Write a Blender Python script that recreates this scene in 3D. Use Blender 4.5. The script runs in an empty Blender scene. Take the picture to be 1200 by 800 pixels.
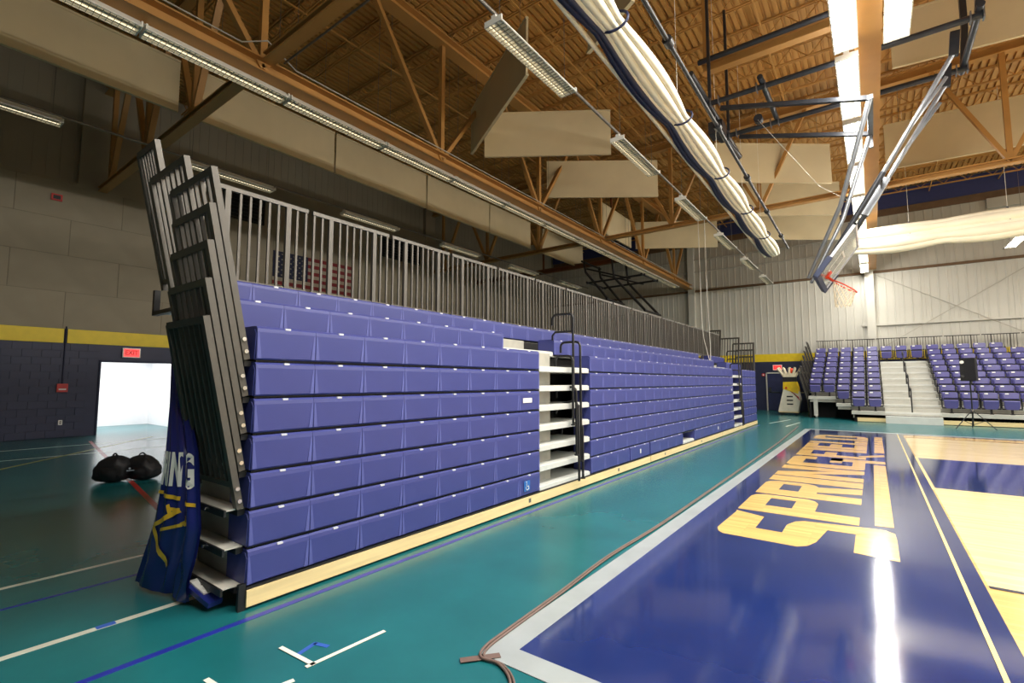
import bpy, math, random
from mathutils import Vector, Matrix
random.seed(7)
D = bpy.data
SC = bpy.context.scene
COL = SC.collection
PI = math.pi

# ------------------------------------------------------------------ camera
cam = D.cameras.new('camera'); cam.sensor_width = 36.0; cam.lens = 17.01
cam.clip_start = 0.05; cam.clip_end = 200
camo = D.objects.new('camera', cam); COL.objects.link(camo)
r = Vector((0.801828, 0.597554, 0.0))
d = Vector((-0.049363, 0.066238, -0.996582))       # image "down"
f = Vector((-0.595512, 0.799088, 0.082609))
M3 = Matrix((r, -d, -f)).transposed()
camo.matrix_world = Matrix.Translation((0, 0, 1.6)) @ M3.to_4x4()
SC.camera = camo

# ------------------------------------------------------------------ world, exposure
w = D.worlds.new('world'); SC.world = w; w.use_nodes = True
w.node_tree.nodes['Background'].inputs[0].default_value = (.8, .85, 1, 1)
w.node_tree.nodes['Background'].inputs[1].default_value = 0.02
SC.view_settings.view_transform = 'Standard'
SC.view_settings.look = 'None'
SC.view_settings.gamma = 1.0
SC.view_settings.exposure = 0.0
SC.view_settings.use_curve_mapping = False
SC.cycles.max_bounces = 8
SC.cycles.diffuse_bounces = 5
SC.cycles.glossy_bounces = 4
SC.cycles.transmission_bounces = 6
SC.cycles.sample_clamp_indirect = 6.0
LAMP_W = 195.0       # lit fluorescent fixtures (right half of the hall)
GLOW_LIT = 9.0       # their tubes
GLOW_DIM = 1.4       # tubes of the fixtures on the left that are turned down
HALL_W = 185.0       # lamp of the bright corridor behind the left opening

# ------------------------------------------------------------------ materials
def lin(c):
    return tuple(((v / 255) / 12.92 if v <= 10 else (((v / 255) + .055) / 1.055) ** 2.4) for v in c) + (1,)
MATS = {}
def mat(name, rgb, rough=.5, metal=0., var=.12, scale=6., bump=0., bscale=40., coat=0., stretch=None, spec=None):
    m = D.materials.new(name); m.use_nodes = True
    nt = m.node_tree; b = nt.nodes['Principled BSDF']
    N = nt.nodes.new; L = nt.links.new
    tc = N('ShaderNodeTexCoord'); mp = N('ShaderNodeMapping'); L(tc.outputs['Object'], mp.inputs[0])
    if stretch: mp.inputs['Scale'].default_value = stretch
    no = N('ShaderNodeTexNoise'); no.inputs['Scale'].default_value = scale; no.inputs['Detail'].default_value = 4
    L(mp.outputs[0], no.inputs[0])
    c = lin(rgb)
    cr = N('ShaderNodeValToRGB')
    cr.color_ramp.elements[0].position = .3; cr.color_ramp.elements[1].position = .7
    cr.color_ramp.elements[0].color = tuple(v * (1 - var) for v in c[:3]) + (1,)
    cr.color_ramp.elements[1].color = tuple(min(1, v * (1 + var)) for v in c[:3]) + (1,)
    L(no.outputs[0], cr.inputs[0]); L(cr.outputs[0], b.inputs['Base Color'])
    b.inputs['Roughness'].default_value = rough; b.inputs['Metallic'].default_value = metal
    b.inputs['Coat Weight'].default_value = coat; b.inputs['Coat Roughness'].default_value = .08
    if spec is not None: b.inputs['Specular IOR Level'].default_value = spec
    if bump:
        n2 = N('ShaderNodeTexNoise'); n2.inputs['Scale'].default_value = bscale; n2.inputs['Detail'].default_value = 3
        L(mp.outputs[0], n2.inputs[0])
        bp = N('ShaderNodeBump'); bp.inputs['Strength'].default_value = bump; bp.inputs['Distance'].default_value = .01
        L(n2.outputs[0], bp.inputs['Height']); L(bp.outputs[0], b.inputs['Normal'])
    MATS[name] = m
    return m
def glow(name, rgb, strength):
    m = D.materials.new(name); m.use_nodes = True
    b = m.node_tree.nodes['Principled BSDF']
    b.inputs['Base Color'].default_value = lin(rgb); b.inputs['Emission Color'].default_value = lin(rgb)
    b.inputs['Emission Strength'].default_value = strength
    MATS[name] = m
    return m
def planks(name, rgb, rough, board=(.055, 1.2), var=.16, coat=.3):
    """maple strip floor: strips run along X"""
    m = mat(name, rgb, rough, var=.05, scale=2.5, coat=coat, stretch=(1, 6, 1))
    nt = m.node_tree; N = nt.nodes.new; L = nt.links.new; b = nt.nodes['Principled BSDF']
    tc = N('ShaderNodeTexCoord')
    br = N('ShaderNodeTexBrick'); br.inputs['Scale'].default_value = 1
    br.inputs['Brick Width'].default_value = board[1]; br.inputs['Row Height'].default_value = board[0]
    br.inputs['Mortar Size'].default_value = .0012
    c = lin(rgb)
    br.inputs['Color1'].default_value = tuple(v * (1 - var) for v in c[:3]) + (1,)
    br.inputs['Color2'].default_value = tuple(min(1, v * (1 + var * .6)) for v in c[:3]) + (1,)
    br.inputs['Mortar'].default_value = tuple(v * .6 for v in c[:3]) + (1,)
    L(tc.outputs['Object'], br.inputs[0]); L(br.outputs['Color'], b.inputs['Base Color'])
    return m

mat('teal_floor', (26, 102, 108), .25, var=.13, scale=1.6, bump=.05, bscale=9, spec=.5)
mat('navy_court', (30, 48, 106), .09, var=.10, scale=1.5, coat=.5, bump=.02, bscale=5)
mat('grey_border', (160, 168, 170), .3, var=.08, scale=4)
planks('maple', (244, 220, 164), .16)
planks('maple_stain', (232, 192, 122), .16)
planks('maple_letter', (238, 194, 118), .16)
mat('cream_line', (240, 216, 150), .2)
mat('black_line', (30, 34, 60), .25)
mat('purple_plastic', (62, 68, 134), .36, var=.05, scale=3, bump=.04, bscale=160)
mat('seat_plastic', (84, 82, 144), .34, var=.05, scale=3)
mat('white_clip', (226, 228, 240), .3)
mat('pale_mark', (86, 92, 158), .4)
mat('black_steel', (26, 26, 28), .45, var=.1)
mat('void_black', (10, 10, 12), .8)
mat('rail_paint', (92, 88, 82), .38, metal=.3, var=.06)
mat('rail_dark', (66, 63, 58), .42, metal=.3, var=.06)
mat('rail_black', (40, 40, 42), .35, metal=.2)
mat('bolt_steel', (225, 225, 225), .2, metal=1)
mat('deck_grey', (196, 196, 188), .4, var=.05)
mat('deck_white', (214, 216, 212), .38, var=.04)
mat('end_panel_grey', (206, 204, 194), .45, var=.08)
mat('kick_wood', (240, 216, 160), .35, var=.10, scale=3, stretch=(1, .5, 8))
mat('vinyl_blue', (34, 44, 118), .25, var=.06, scale=3, bump=.12, bscale=7)
mat('white_print', (236, 236, 232), .35)
mat('yellow_print', (232, 188, 50), .35)
mat('wall_tan', (150, 140, 120), .75, var=.06, scale=1.5, bump=.1, bscale=60)
mat('siding_tan', (146, 138, 120), .6, var=.05, scale=1)
mat('siding_white', (198, 196, 186), .5, var=.04, scale=.8)
mat('siding_grey', (178, 174, 162), .55, var=.05, scale=.8)
mat('yellow_paint', (238, 208, 36), .5, var=.05)
mat('navy_paint', (38, 44, 76), .5, var=.08, scale=2, bump=.05, bscale=50)
mat('navy_joint', (33, 38, 66), .7)
mat('tan_joint', (128, 118, 100), .8)
mat('navy_fascia', (48, 56, 104), .6, var=.08)
mat('brown_fascia', (104, 80, 56), .7)
mat('deck_roof', (186, 138, 72), .6, var=.06, scale=.6)
mat('truss_brown', (176, 130, 70), .5, var=.08, scale=2)
mat('truss_shop', (120, 72, 40), .6, var=.08, scale=2)
mat('baffle_cloth', (206, 192, 156), .85, var=.05, scale=1.2, bump=.15, bscale=3)
mat('fixture_white', (226, 226, 218), .35, var=.03)
mat('louver_metal', (208, 208, 200), .25, metal=.5)
mat('conduit', (120, 116, 110), .4, metal=.5)
mat('curtain_white', (244, 238, 216), .55, var=.04, scale=3, bump=.1, bscale=6)
mat('curtain_navy', (32, 38, 72), .5, var=.08, scale=3, bump=.1, bscale=6)
mat('backstop_paint', (52, 55, 62), .35, metal=.3)
mat('backstop_steel', (128, 132, 138), .3, metal=.6)
mat('pad_navy', (44, 54, 84), .45)
mat('orange_rim', (232, 70, 30), .35)
mat('net_white', (236, 226, 200), .7)
mat('red_paint', (196, 40, 36), .4)
mat('bag_black', (18, 19, 24), .6, var=.2, scale=12, bump=.3, bscale=30)
mat('patch_grey', (150, 165, 180), .5)
mat('room_white', (236, 236, 238), .7, var=.02)
mat('cord_brown', (112, 92, 84), .5)
mat('tape_white', (236, 236, 222), .5, var=.04)
mat('tape_blue', (52, 96, 190), .5)
mat('line_white', (206, 210, 196), .35)
mat('line_blue', (34, 46, 150), .35)
mat('line_red', (176, 56, 52), .35)
mat('line_yellow', (168, 160, 70), .35)
mat('flag_red', (120, 30, 36), .8)
mat('flag_white', (156, 146, 128), .8)
mat('flag_navy', (26, 30, 56), .8)
mat('vent_black', (22, 22, 22), .7)
mat('door_navy', (42, 48, 86), .4)
mat('chrome', (200, 200, 200), .15, metal=1)
mat('machine_white', (226, 222, 204), .4, var=.08, scale=4)
mat('machine_yellow', (228, 192, 30), .4)
mat('jug_cream', (222, 212, 184), .4, var=.1)
mat('rope_white', (220, 218, 208), .7)
mat('gutter_grey', (172, 170, 160), .5)
mat('speaker_black', (26, 26, 28), .55, bump=.1, bscale=200)
mat('mirror_blue', (46, 110, 190), .4)
mat('tube_off', (216, 212, 200), .3)
glow('tube_lit', (255, 250, 238), GLOW_LIT)
glow('tube_dim', (255, 236, 200), GLOW_DIM)
glow('exit_glow', (255, 74, 74), 1.3)
gm = D.materials.new('acrylic'); gm.use_nodes = True
gb = gm.node_tree.nodes['Principled BSDF']
gb.inputs['Base Color'].default_value = (.93, .97, .95, 1); gb.inputs['Roughness'].default_value = .03
gb.inputs['Transmission Weight'].default_value = .85; gb.inputs['IOR'].default_value = 1.2
MATS['acrylic'] = gm

# ------------------------------------------------------------------ mesh helpers
W = {}          # world origin of every built object
class MB:
    def __init__(s): s.v = []; s.f = []; s.m = []; s.sm = []
    def add(s, vs, fs, mi=0, smooth=False):
        o = len(s.v); s.v += [tuple(v) for v in vs]
        for q in fs: s.f.append(tuple(i + o for i in q)); s.m.append(mi); s.sm.append(smooth)
        return s
    def box(s, x0, x1, y0, y1, z0, z1, mi=0):
        vs = [(x, y, z) for z in (z0, z1) for y in (y0, y1) for x in (x0, x1)]
        return s.add(vs, [(0, 2, 3, 1), (4, 5, 7, 6), (0, 1, 5, 4), (2, 6, 7, 3), (0, 4, 6, 2), (1, 3, 7, 5)], mi)
    def bar(s, p, q, a, b=None, mi=0, up=(0, 0, 1)):
        """rectangular bar from p to q; a across, b along 'up'"""
        b = b or a; p = Vector(p); q = Vector(q); t = (q - p).normalized(); up = Vector(up)
        if abs(t.dot(up)) > .98: up = Vector((0, 1, 0))
        u = t.cross(up).normalized(); v = u.cross(t)
        vs = [e + u * (a / 2 * i) + v * (b / 2 * j) for e in (p, q) for i, j in ((-1, -1), (1, -1), (1, 1), (-1, 1))]
        return s.add(vs, [(3, 2, 1, 0), (4, 5, 6, 7), (0, 1, 5, 4), (1, 2, 6, 5), (2, 3, 7, 6), (3, 0, 4, 7)], mi)
    def tube(s, pts, r, n=8, mi=0, closed=False, caps=True):
        pts = [Vector(p) for p in pts]; k = len(pts); vs = []; prev = None
        rs = r if isinstance(r, (list, tuple)) else [r] * k
        for i, p in enumerate(pts):
            if closed: t = pts[(i + 1) % k] - pts[i - 1]
            else: t = pts[min(i + 1, k - 1)] - pts[max(i - 1, 0)]
            t.normalize()
            if prev is None:
                a = Vector((0, 0, 1)) if abs(t.z) < .9 else Vector((1, 0, 0))
                u = t.cross(a).normalized()
            else: u = (prev - t * prev.dot(t)).normalized()
            prev = u; v = t.cross(u)
            vs += [p + (u * math.cos(2 * PI * j / n) + v * math.sin(2 * PI * j / n)) * rs[i] for j in range(n)]
        fs = []
        for i in range(k if closed else k - 1):
            a, b = i * n, ((i + 1) % k) * n
            fs += [(a + j, a + (j + 1) % n, b + (j + 1) % n, b + j) for j in range(n)]
        s.add(vs, fs, mi, n > 4)
        if caps and not closed: s.add(vs[:n], [tuple(range(n))[::-1]], mi); s.add(vs[-n:], [tuple(range(n))], mi)
        return s
    def prism(s, poly, z0, z1, mi=0, ax=2, inset=0., smooth=False):
        """polygon (a,b) extruded along axis ax from z0 to z1; 'inset' shrinks the far outline towards the middle"""
        n = len(poly); cx = sum(p[0] for p in poly) / n; cy = sum(p[1] for p in poly) / n
        def P(a, b, c): return ((c, a, b), (a, c, b), (a, b, c))[ax]
        vs = [P(a, b, z0) for a, b in poly]
        vs += [P(cx + (a - cx) * (1 - inset), cy + (b - cy) * (1 - inset), z1) for a, b in poly]
        s.add(vs, [tuple(range(n))[::-1], tuple(range(n, 2 * n))], mi)
        s.add(vs, [(i, (i + 1) % n, n + (i + 1) % n, n + i) for i in range(n)], mi, smooth)
        return s
    def cyl(s, c, r, h, n=16, mi=0, ax=2, r2=None):
        pl = [(math.cos(2 * PI * i / n), math.sin(2 * PI * i / n)) for i in range(n)]
        r2 = r if r2 is None else r2; x, y, z = c
        def P(a, b, q): return ((x + q, y + a, z + b), (x + a, y + q, z + b), (x + a, y + b, z + q))[ax]
        vs = [P(a * r, b * r, 0) for a, b in pl] + [P(a * r2, b * r2, h) for a, b in pl]
        s.add(vs, [tuple(range(n))[::-1], tuple(range(n, 2 * n))], mi)
        s.add(vs, [(i, (i + 1) % n, n + (i + 1) % n, n + i) for i in range(n)], mi, True)
        return s
    def grid(s, fn, nu, nv, mi=0, smooth=True):
        vs = [fn(i / nu, j / nv) for j in range(nv + 1) for i in range(nu + 1)]
        a = nu + 1
        s.add(vs, [(j * a + i, j * a + i + 1, (j + 1) * a + i + 1, (j + 1) * a + i) for j in range(nv) for i in range(nu)], mi, smooth)
        return s
    def mesh(s, name, mats, origin=(0, 0, 0)):
        me = D.meshes.new(name); o = origin
        me.from_pydata([(v[0] - o[0], v[1] - o[1], v[2] - o[2]) for v in s.v], [], s.f)
        for m in (mats if isinstance(mats, (list, tuple)) else [mats]): me.materials.append(MATS[m])
        me.polygons.foreach_set('material_index', s.m); me.polygons.foreach_set('use_smooth', s.sm)
        import bmesh
        bm = bmesh.new(); bm.from_mesh(me); bmesh.ops.recalc_face_normals(bm, faces=bm.faces[:]); bm.to_mesh(me); bm.free()
        me.update(); return me
    def build(s, name, mats, parent=None, origin=None):
        o = origin or (W[parent] if parent else (0, 0, 0))
        return link(name, s.mesh(name, mats, o), parent, o)
def link(name, data, parent=None, origin=(0, 0, 0), rot=None):
    ob = D.objects.new(name, data); COL.objects.link(ob)
    if parent:
        ob.parent = parent; p = W[parent]
        ob.location = (origin[0] - p[0], origin[1] - p[1], origin[2] - p[2])
    else: ob.location = origin
    if rot: ob.rotation_euler = rot
    W[ob] = tuple(origin)
    return ob
def tag(o, label=None, cat=None, group=None, kind=None):
    if label: o['label'] = label
    if cat: o['category'] = cat
    if group: o['group'] = group
    if kind: o['kind'] = kind
    return o
def thing(name, loc, label, cat, group=None, rot=None):
    return tag(link(name, None, None, loc, rot), label, cat, group)
def struct(o, label=None, cat=None): return tag(o, label, cat, None, 'structure')
def clone(o, parent=None, loc=None, rot=None):
    c = o.copy(); COL.objects.link(c); c.parent = parent
    if loc is not None: c.location = loc
    if rot is not None: c.rotation_euler = rot
    W[c] = tuple(loc) if loc is not None else W.get(o, (0, 0, 0))
    for ch in list(o.children): clone(ch, c)
    return c
def rr(w, h, rad, n=4, cx=0, cy=0):
    out = []
    for k, (sx, sy) in enumerate(((1, 1), (-1, 1), (-1, -1), (1, -1))):
        for i in range(n + 1):
            a = PI / 2 * (k + i / n)
            out.append((cx + sx * (w / 2 - rad) + rad * math.cos(a), cy + sy * (h / 2 - rad) + rad * math.sin(a)))
    return out
def text_verts(s, size=1., bold=0.02):
    cu = D.curves.new('txt', 'FONT'); cu.body = s; cu.size = size; cu.offset = bold; cu.align_x = 'CENTER'; cu.align_y = 'CENTER'
    cu.resolution_u = 3
    ob = D.objects.new('txt', cu); COL.objects.link(ob)
    dg = bpy.context.evaluated_depsgraph_get()
    me = D.meshes.new_from_object(ob.evaluated_get(dg))
    vs = [tuple(v.co) for v in me.vertices]; fs = [tuple(p.vertices) for p in me.polygons]
    D.objects.remove(ob); D.meshes.remove(me); D.curves.remove(cu)
    return vs, fs

# ================================================================== SETTING
XL, XR, YB, YF, ZC = -18.8, 16.0, 30.5, -11.0, 11.3
XT = (-8.83, 0.2, 9.25)               # lines of the long roof trusses
YT = (-9.9, 4.07, 18.03)              # lines of the cross trusses

floor = struct(MB().box(-24, XR + .3, YF - .3, YB + .3, -.25, 0).build('floor', 'teal_floor', None, (0, 0, 0)), 'glossy teal sports hall floor', 'floor')
# --- main court laid out on the floor (thin layers of paint and inlay)
MB().box(-1.78, 14.5, 2.46, 19.1, 0, .004).build('navy_apron', 'navy_court', floor)
b = MB().box(-1.95, -1.78, 2.29, 19.3, 0, .005).box(-1.78, 14.5, 2.29, 2.46, 0, .005).box(-1.78, 14.5, 19.1, 19.3, 0, .005)
b.build('grey_border', 'grey_border', floor)
BX, Y0, Y1 = .62, 4.0, 18.75
MB().box(BX, 14.5, Y0, Y1, 0, .006).build('stained_maple', 'maple_stain', floor)
arc = [(BX + .02, 5.37), (BX + .02, 17.95), (2.9, 17.95)]
arc += [(2.3 + 6.5 * math.sin(a), 11.66 + 6.28 * math.cos(a)) for a in [PI * i / 24 for i in range(1, 24)]] + [(2.9, 5.37)]
MB().prism(arc, .006, .0075).build('pale_maple', 'maple', floor)
MB().box(.66, 6.4, 9.77, 13.35, .0075, .009).build('navy_lane', 'navy_court', floor)
def line(name, m, pts, wd, z0=.009, z1=.0105):
    b = MB()
    for p, q in zip(pts, pts[1:]): b.bar((*p, (z0 + z1) / 2), (*q, (z0 + z1) / 2), wd, z1 - z0)
    return b.build(name, m, floor)
line('baseline', 'cream_line', [(.49, 3.0), (.49, 18.85)], .026)
line('inner_line', 'cream_line', [(.63, 9.6), (.63, 13.5)], .03)
line('three_point_line', 'black_line', [(.64, 5.35), (2.9, 5.35)] + [(2.3 + 6.52 * math.sin(a), 11.66 - 6.31 * math.cos(a)) for a in [.1 + 3.0 * i / 20 for i in range(21)]] + [(2.9, 17.97), (.64, 17.97)], .05)
line('lane_line', 'tape_white', [(2.6, 12.9), (6.3, 12.9)], .05)
# --- floor letters SPRINGFIELD in maple inlay on the navy apron; text up is -X, reading along +Y
TOPX, BOTX = -1.46, -.21
def letter(ch, y0, y1, polys):
    """polys in unit letter space: u along reading 0..1, v up 0..1"""
    b = MB()
    for P in polys:
        b.prism([(BOTX + (TOPX - BOTX) * v, y0 + (y1 - y0) * u) for u, v in P], .004, .0062)
    return b.build('letter_' + ch.lower(), 'maple_letter', floor)
def R(u0, u1, v0, v1): return [(u0, v0), (u1, v0), (u1, v1), (u0, v1)]
# S with the long tail (its own traced plan on the floor)
b = MB()
def fp(P): b.prism(P, .004, .0062)
fp([(-1.46, 5.75), (-1.44, 6.6), (-1.46, 6.65), (-1.12, 6.5), (-1.12, 5.96), (-1.36, 5.56), (-1.42, 5.62)])
fp([(-1.36, 5.56), (-1.12, 5.96), (-.86, 5.95), (-.54, 5.8), (-.6, 5.62), (-.68, 5.54)])
fp([(-.54, 5.8), (-.86, 5.95), (-.86, 6.3), (-.8, 6.5), (-.72, 6.58), (-.48, 6.33)])
fp([(-.48, 6.33), (-.72, 6.58), (-.1, 6.69), (.02, 6.69), (.1, 6.6), (.11, 6.36)])
fp([(-.23, 6.36), (.11, 6.36), (.11, 5.62), (-.23, 5.66)])
b.build('letter_s', 'maple_letter', floor)
A = .36
letter('P', 6.74, 7.8, [R(0, A, 0, 1), R(A, .8, .8, 1), R(A, .8, .36, .56), [(.8, .36), (.93, .4), (1, .47), (1, .88), (.93, .97), (.8, 1)][::-1]])
letter('R', 7.87, 8.95, [R(0, A, 0, 1), R(A, .8, .8, 1), R(A, .8, .42, .6), [(.8, .42), (.93, .47), (1, .55), (1, .88), (.93, .97), (.8, 1)][::-1], [(.62, 0), (1, 0), (.82, .42), (.45, .42)]])
letter('I', 9.03, 9.5, [R(0, 1, 0, 1)])
letter('N', 9.58, 10.76, [R(0, .32, 0, 1), R(.68, 1, 0, 1), [(.32, .62), (.68, 0), (.68, .38), (.32, 1)]])
letter('G', 10.86, 12.28, [[(.1, 1), (0, .92), (0, .08), (.08, 0), (.3, 0), (.3, 1)], R(.3, .85, .8, 1), [(.85, .8), (.85, 1), (.95, .93), (1, .84), (1, .66), (.72, .66), (.72, .8)], R(.3, .72, 0, .16), R(.72, 1, 0, .46), R(.52, 1, .3, .46), R(.74, 1, -.25, 0)])
letter('F', 12.42, 13.42, [R(0, A, 0, 1), R(A, 1, .8, 1), R(A, .84, .42, .6), [(.36, 0), (.68, -.25), (1.0, -.25), (.5, .1), (.3, .1)]])
letter('I', 13.5, 13.98, [R(0, 1, 0, 1)])
letter('E', 14.06, 15.1, [R(0, A, 0, 1), R(A, 1, .8, 1), R(A, .9, .4, .6), R(A, 1, 0, .2)])
letter('L', 15.18, 16.15, [R(0, A, 0, 1), R(A, 1, 0, .22)])
letter('D', 16.23, 17.45, [R(0, .32, 0, 1), R(.32, .75, .8, 1), R(.32, .75, 0, .2), [(.75, 0), (.92, .07), (1, .18), (1, .82), (.92, .93), (.75, 1), (.75, .8), (.7, .72), (.7, .28), (.75, .2)]])
MB().prism([(-.07, 6.84), (.1, 6.86), (.1, 11.72), (-.08, 11.72)], .004, .0062).build('underline_bar', 'maple_letter', floor)
MB().box(-.07, .11, 13.72, 17.55, .004, .0062).build('underline_bar', 'maple_letter', floor)
# --- other painted floor lines
def fl(name, m, p, q, wd): MB().bar((*p, .001), (*q, .001), wd, .002).build(name, m, floor)
fl('painted_line', 'line_white', (-5.5, -4), (-5.5, 27), .05)
fl('painted_line', 'line_blue', (-3.47, -4), (-3.47, 20), .05)
fl('painted_line', 'line_blue', (-5.0, -4), (-5.0, 1.8), .03)
fl('painted_line', 'line_white', (-4.12, 0.45), (-3.7, 1.62), .05) if 0 else None
fl('painted_line', 'line_white', (-4.13, -4), (-4.13, 1.72), .055)
fl('painted_line', 'line_red', (-17, 3.8), (-5.6, 2.1), .07)
fl('painted_line', 'line_yellow', (-17, 5.2), (-11, 0), .06)
fl('painted_line', 'line_white', (-16.2, -2), (-16.2, 8), .05)
fl('painted_line', 'line_white', (-14.2, -2), (-14.2, 8), .04)
fl('painted_line', 'line_white', (-3.3, 21.0), (-2.9, 23.6), .06)
fl('painted_line', 'line_white', (-2.6, 19.9), (-2.4, 22.2), .06)

# --- left wall: lower navy block, yellow band, tan panels, ledge, recessed siding
wl = MB()
OY0, OY1, OZ = 4.33, 7.4, 2.2
wl.box(XL - .3, XL - .02, YF, OY0, 0, 3.0).box(XL - .3, XL - .02, OY1, YB, 0, 3.0).box(XL - .3, XL - .02, OY0, OY1, OZ, 3.0)
wl.box(XL - .3, XL - .02, YF, YB, 3.0, 7.42).box(XL - .5, XL - .2, YF, YB, 7.42, ZC + .2)
wall_l = struct(wl.build('wall_left', 'navy_joint'), 'left wall with navy block base, yellow band and tan panels', 'wall')
bm_ = MB().prism(rr(.396, .204, .006, 1), -.035, .006, ax=0, inset=.01).mesh('block', 'navy_paint')
k = 0
for iz in range(13):
    y = -1.4 + (.2 if iz % 2 else 0)
    while y < OY0 - .38:
        if k < 300:
            link('block', bm_, wall_l, (XL, y, .11 + .208 * iz)); k += 1
        y += .4
    g_ = OY0 - .03 - (y - .2)
    if g_ > .06: link('block', bm_, wall_l, (XL, y - .2 + g_ / 2, .11 + .208 * iz)).scale = (1, g_ / .405, 1)
b = MB().box(XL - .03, XL, OY1, YB, 0, 2.72).box(XL - .03, XL, YF, -1.62, 0, 2.72).box(XL - .03, XL + .004, OY0 - .05, OY1, OZ + .02, 2.72)
b.box(XL - .03, XL, OY0 - .4, OY0, 0, OZ + .02)
b.build('navy_lower_face', 'navy_paint', wall_l)
MB().box(XL - .03, XL + .02, YF, 3.44, 2.72, 3.13).box(XL - .03, XL + .02, 3.52, YB, 2.72, 3.13).build('yellow_band', 'yellow_paint', wall_l)
MB().box(XL - .03, XL + .01, YF, YB, 3.13, 7.41).build('panel_backing', 'tan_joint', wall_l)
pm = MB().prism(rr(2.39, 1.062, .004, 1), -.02, .02, ax=0, inset=.004).mesh('wall_panel', 'wall_tan')
for i in range(17):
    for j in range(4):
        link('wall_panel', pm, wall_l, (XL, YF + 1.2 + 2.4 * i + (1.2 if j % 2 else 0), 3.67 + 1.07 * j))
MB().box(XL - .32, XL + .03, YF, YB, 7.4, 7.5).build('ledge', 'wall_tan', wall_l)
b = MB()
y = YF
while y < YB:
    b.box(XL - .2, XL - .17, y, y + .24, 7.5, ZC); b.box(XL - .2, XL - .185, y + .24, y + .3, 7.5, ZC); y += .3
b.build('siding', 'siding_tan', wall_l)['kind'] = 'stuff'
for y0 in (3.5, 17.5):
    MB().box(XL - .18, XL + .02, y0, y0 + .7, 7.5, ZC).build('pilaster', 'wall_tan', wall_l)
MB().box(XL - .18, XL - .02, 4.2, 17.5, 7.5, 9.3).build('pilaster_infill', 'wall_tan', wall_l)
struct(MB().box(XL - .02, XL + .04, OY0 - .05, OY0, 0, OZ + .05).box(XL - .02, XL + .04, OY0, OY1, OZ, OZ + .05).box(XL - .02, XL + .04, OY1, OY1 + .05, 0, OZ + .05).build('trim_1', 'navy_joint'), 'dark frame of the bright opening in the left wall', 'trim')
# bright corridor behind the opening
b = MB().box(XL - 3.6, XL - 3.5, 2, 10.5, 0, 2.9).box(XL - 3.5, XL - .3, 2, 2.1, 0, 2.9).box(XL - 3.5, XL - .3, 10.4, 10.5, 0, 2.9)
b.box(XL - 3.5, XL - .35, 6.65, 6.75, 0, 2.8).box(XL - 3.6, XL - .3, 2, 10.5, 2.8, 2.95)
struct(b.build('wall_corridor', 'room_white'), 'white corridor wall seen through the opening', 'wall')

# --- back wall
wall_b = struct(MB().box(XL - .5, XR + .3, YB + .02, YB + .3, 0, ZC + .2).build('wall_back', 'gutter_grey'), 'far end wall with pale ribbed siding, yellow band and navy base', 'wall')
def siding_mesh(h, m):
    b = MB().box(-.497, .497, -.015, .03, -h / 2, h / 2)
    for x in (-.33, 0, .33): b.prism([(x - .035, -.015), (x - .02, -.032), (x + .02, -.032), (x + .035, -.015)], -h / 2, h / 2)
    return b.mesh('siding_panel', m)
s1 = siding_mesh(3.94, 'siding_white'); s2 = siding_mesh(2.74, 'siding_grey')
for i in range(35):
    x = XL + .5 + i
    link('siding_panel', s1, wall_b, (x, YB, 5.11)); link('siding_panel', s2, wall_b, (x, YB, 8.59))
MB().box(XL, XR, YB - .12, YB + .02, 7.08, 7.2).build('ledge', 'brown_fascia', wall_b)
MB().box(XL, XR, YB - .03, YB + .02, 2.71, 3.14).build('yellow_band', 'yellow_paint', wall_b)
b = MB().box(XL, -4.86, YB - .02, YB + .02, 0, 2.71).box(-2.84, XR, YB - .02, YB + .02, 0, 2.71).box(-4.86, -2.84, YB - .02, YB + .02, 2.12, 2.71)
b.build('navy_lower_face', 'navy_paint', wall_b)
MB().box(XL, XR, YB - .1, YB + .02, 9.96, 10.3).build('brown_fascia', 'brown_fascia', wall_b)
MB().box(XL, XR, YB - .16, YB + .02, 10.3, 11.2).build('navy_fascia', 'navy_fascia', wall_b)
for x in (-8.75, .06, 9.1):
    MB().box(x - .18, x + .18, YB - .32, YB + .02, 0, ZC).build('column', 'siding_white', wall_b)
MB().box(.25, XR, YB - .14, YB - .03, 4.4, 4.5).build('girt', 'siding_white', wall_b)
MB().bar((-.38, YB - .1, 3.4), (-.38, YB - .1, 4.46), .1).bar((-.38, YB - .1, 4.45), (-.1, YB - .1, 4.45), .1).build('girt', 'siding_white', wall_b)
for p, q in (((.3, 7.0), (6, 3.4)), ((.3, 3.2), (6, 6.9))):
    MB().tube([(p[0], YB - .2, p[1]), (q[0], YB - .2, q[1])], .018, 6).build('cross_brace', 'siding_grey', wall_b)
MB().box(4.55, XR, YB - .2, YB + .02, 9.5, 9.96).build('upper_panel', 'siding_grey', wall_b)
MB().box(XL, XR, YB - .16, YB - .08, 9.05, 9.12).box(XL, XR, YB - .16, YB - .08, 8.3, 8.36).build('siding_rail', 'gutter_grey', wall_b)
struct(MB().box(XR, XR + .3, YF, YB + .3, 0, ZC + .2).build('wall_right', 'siding_white'), 'right hall wall of pale siding', 'wall')
struct(MB().box(XL - .5, XR + .3, YF - .3, YF, 0, ZC + .2).build('wall_front', 'siding_white'), 'hall wall behind the viewpoint', 'wall')
MB().box(XL - .4, XR, YF, YF + .02, 0, 3).build('navy_lower_face', 'navy_paint', D.objects['wall_front'])

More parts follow.
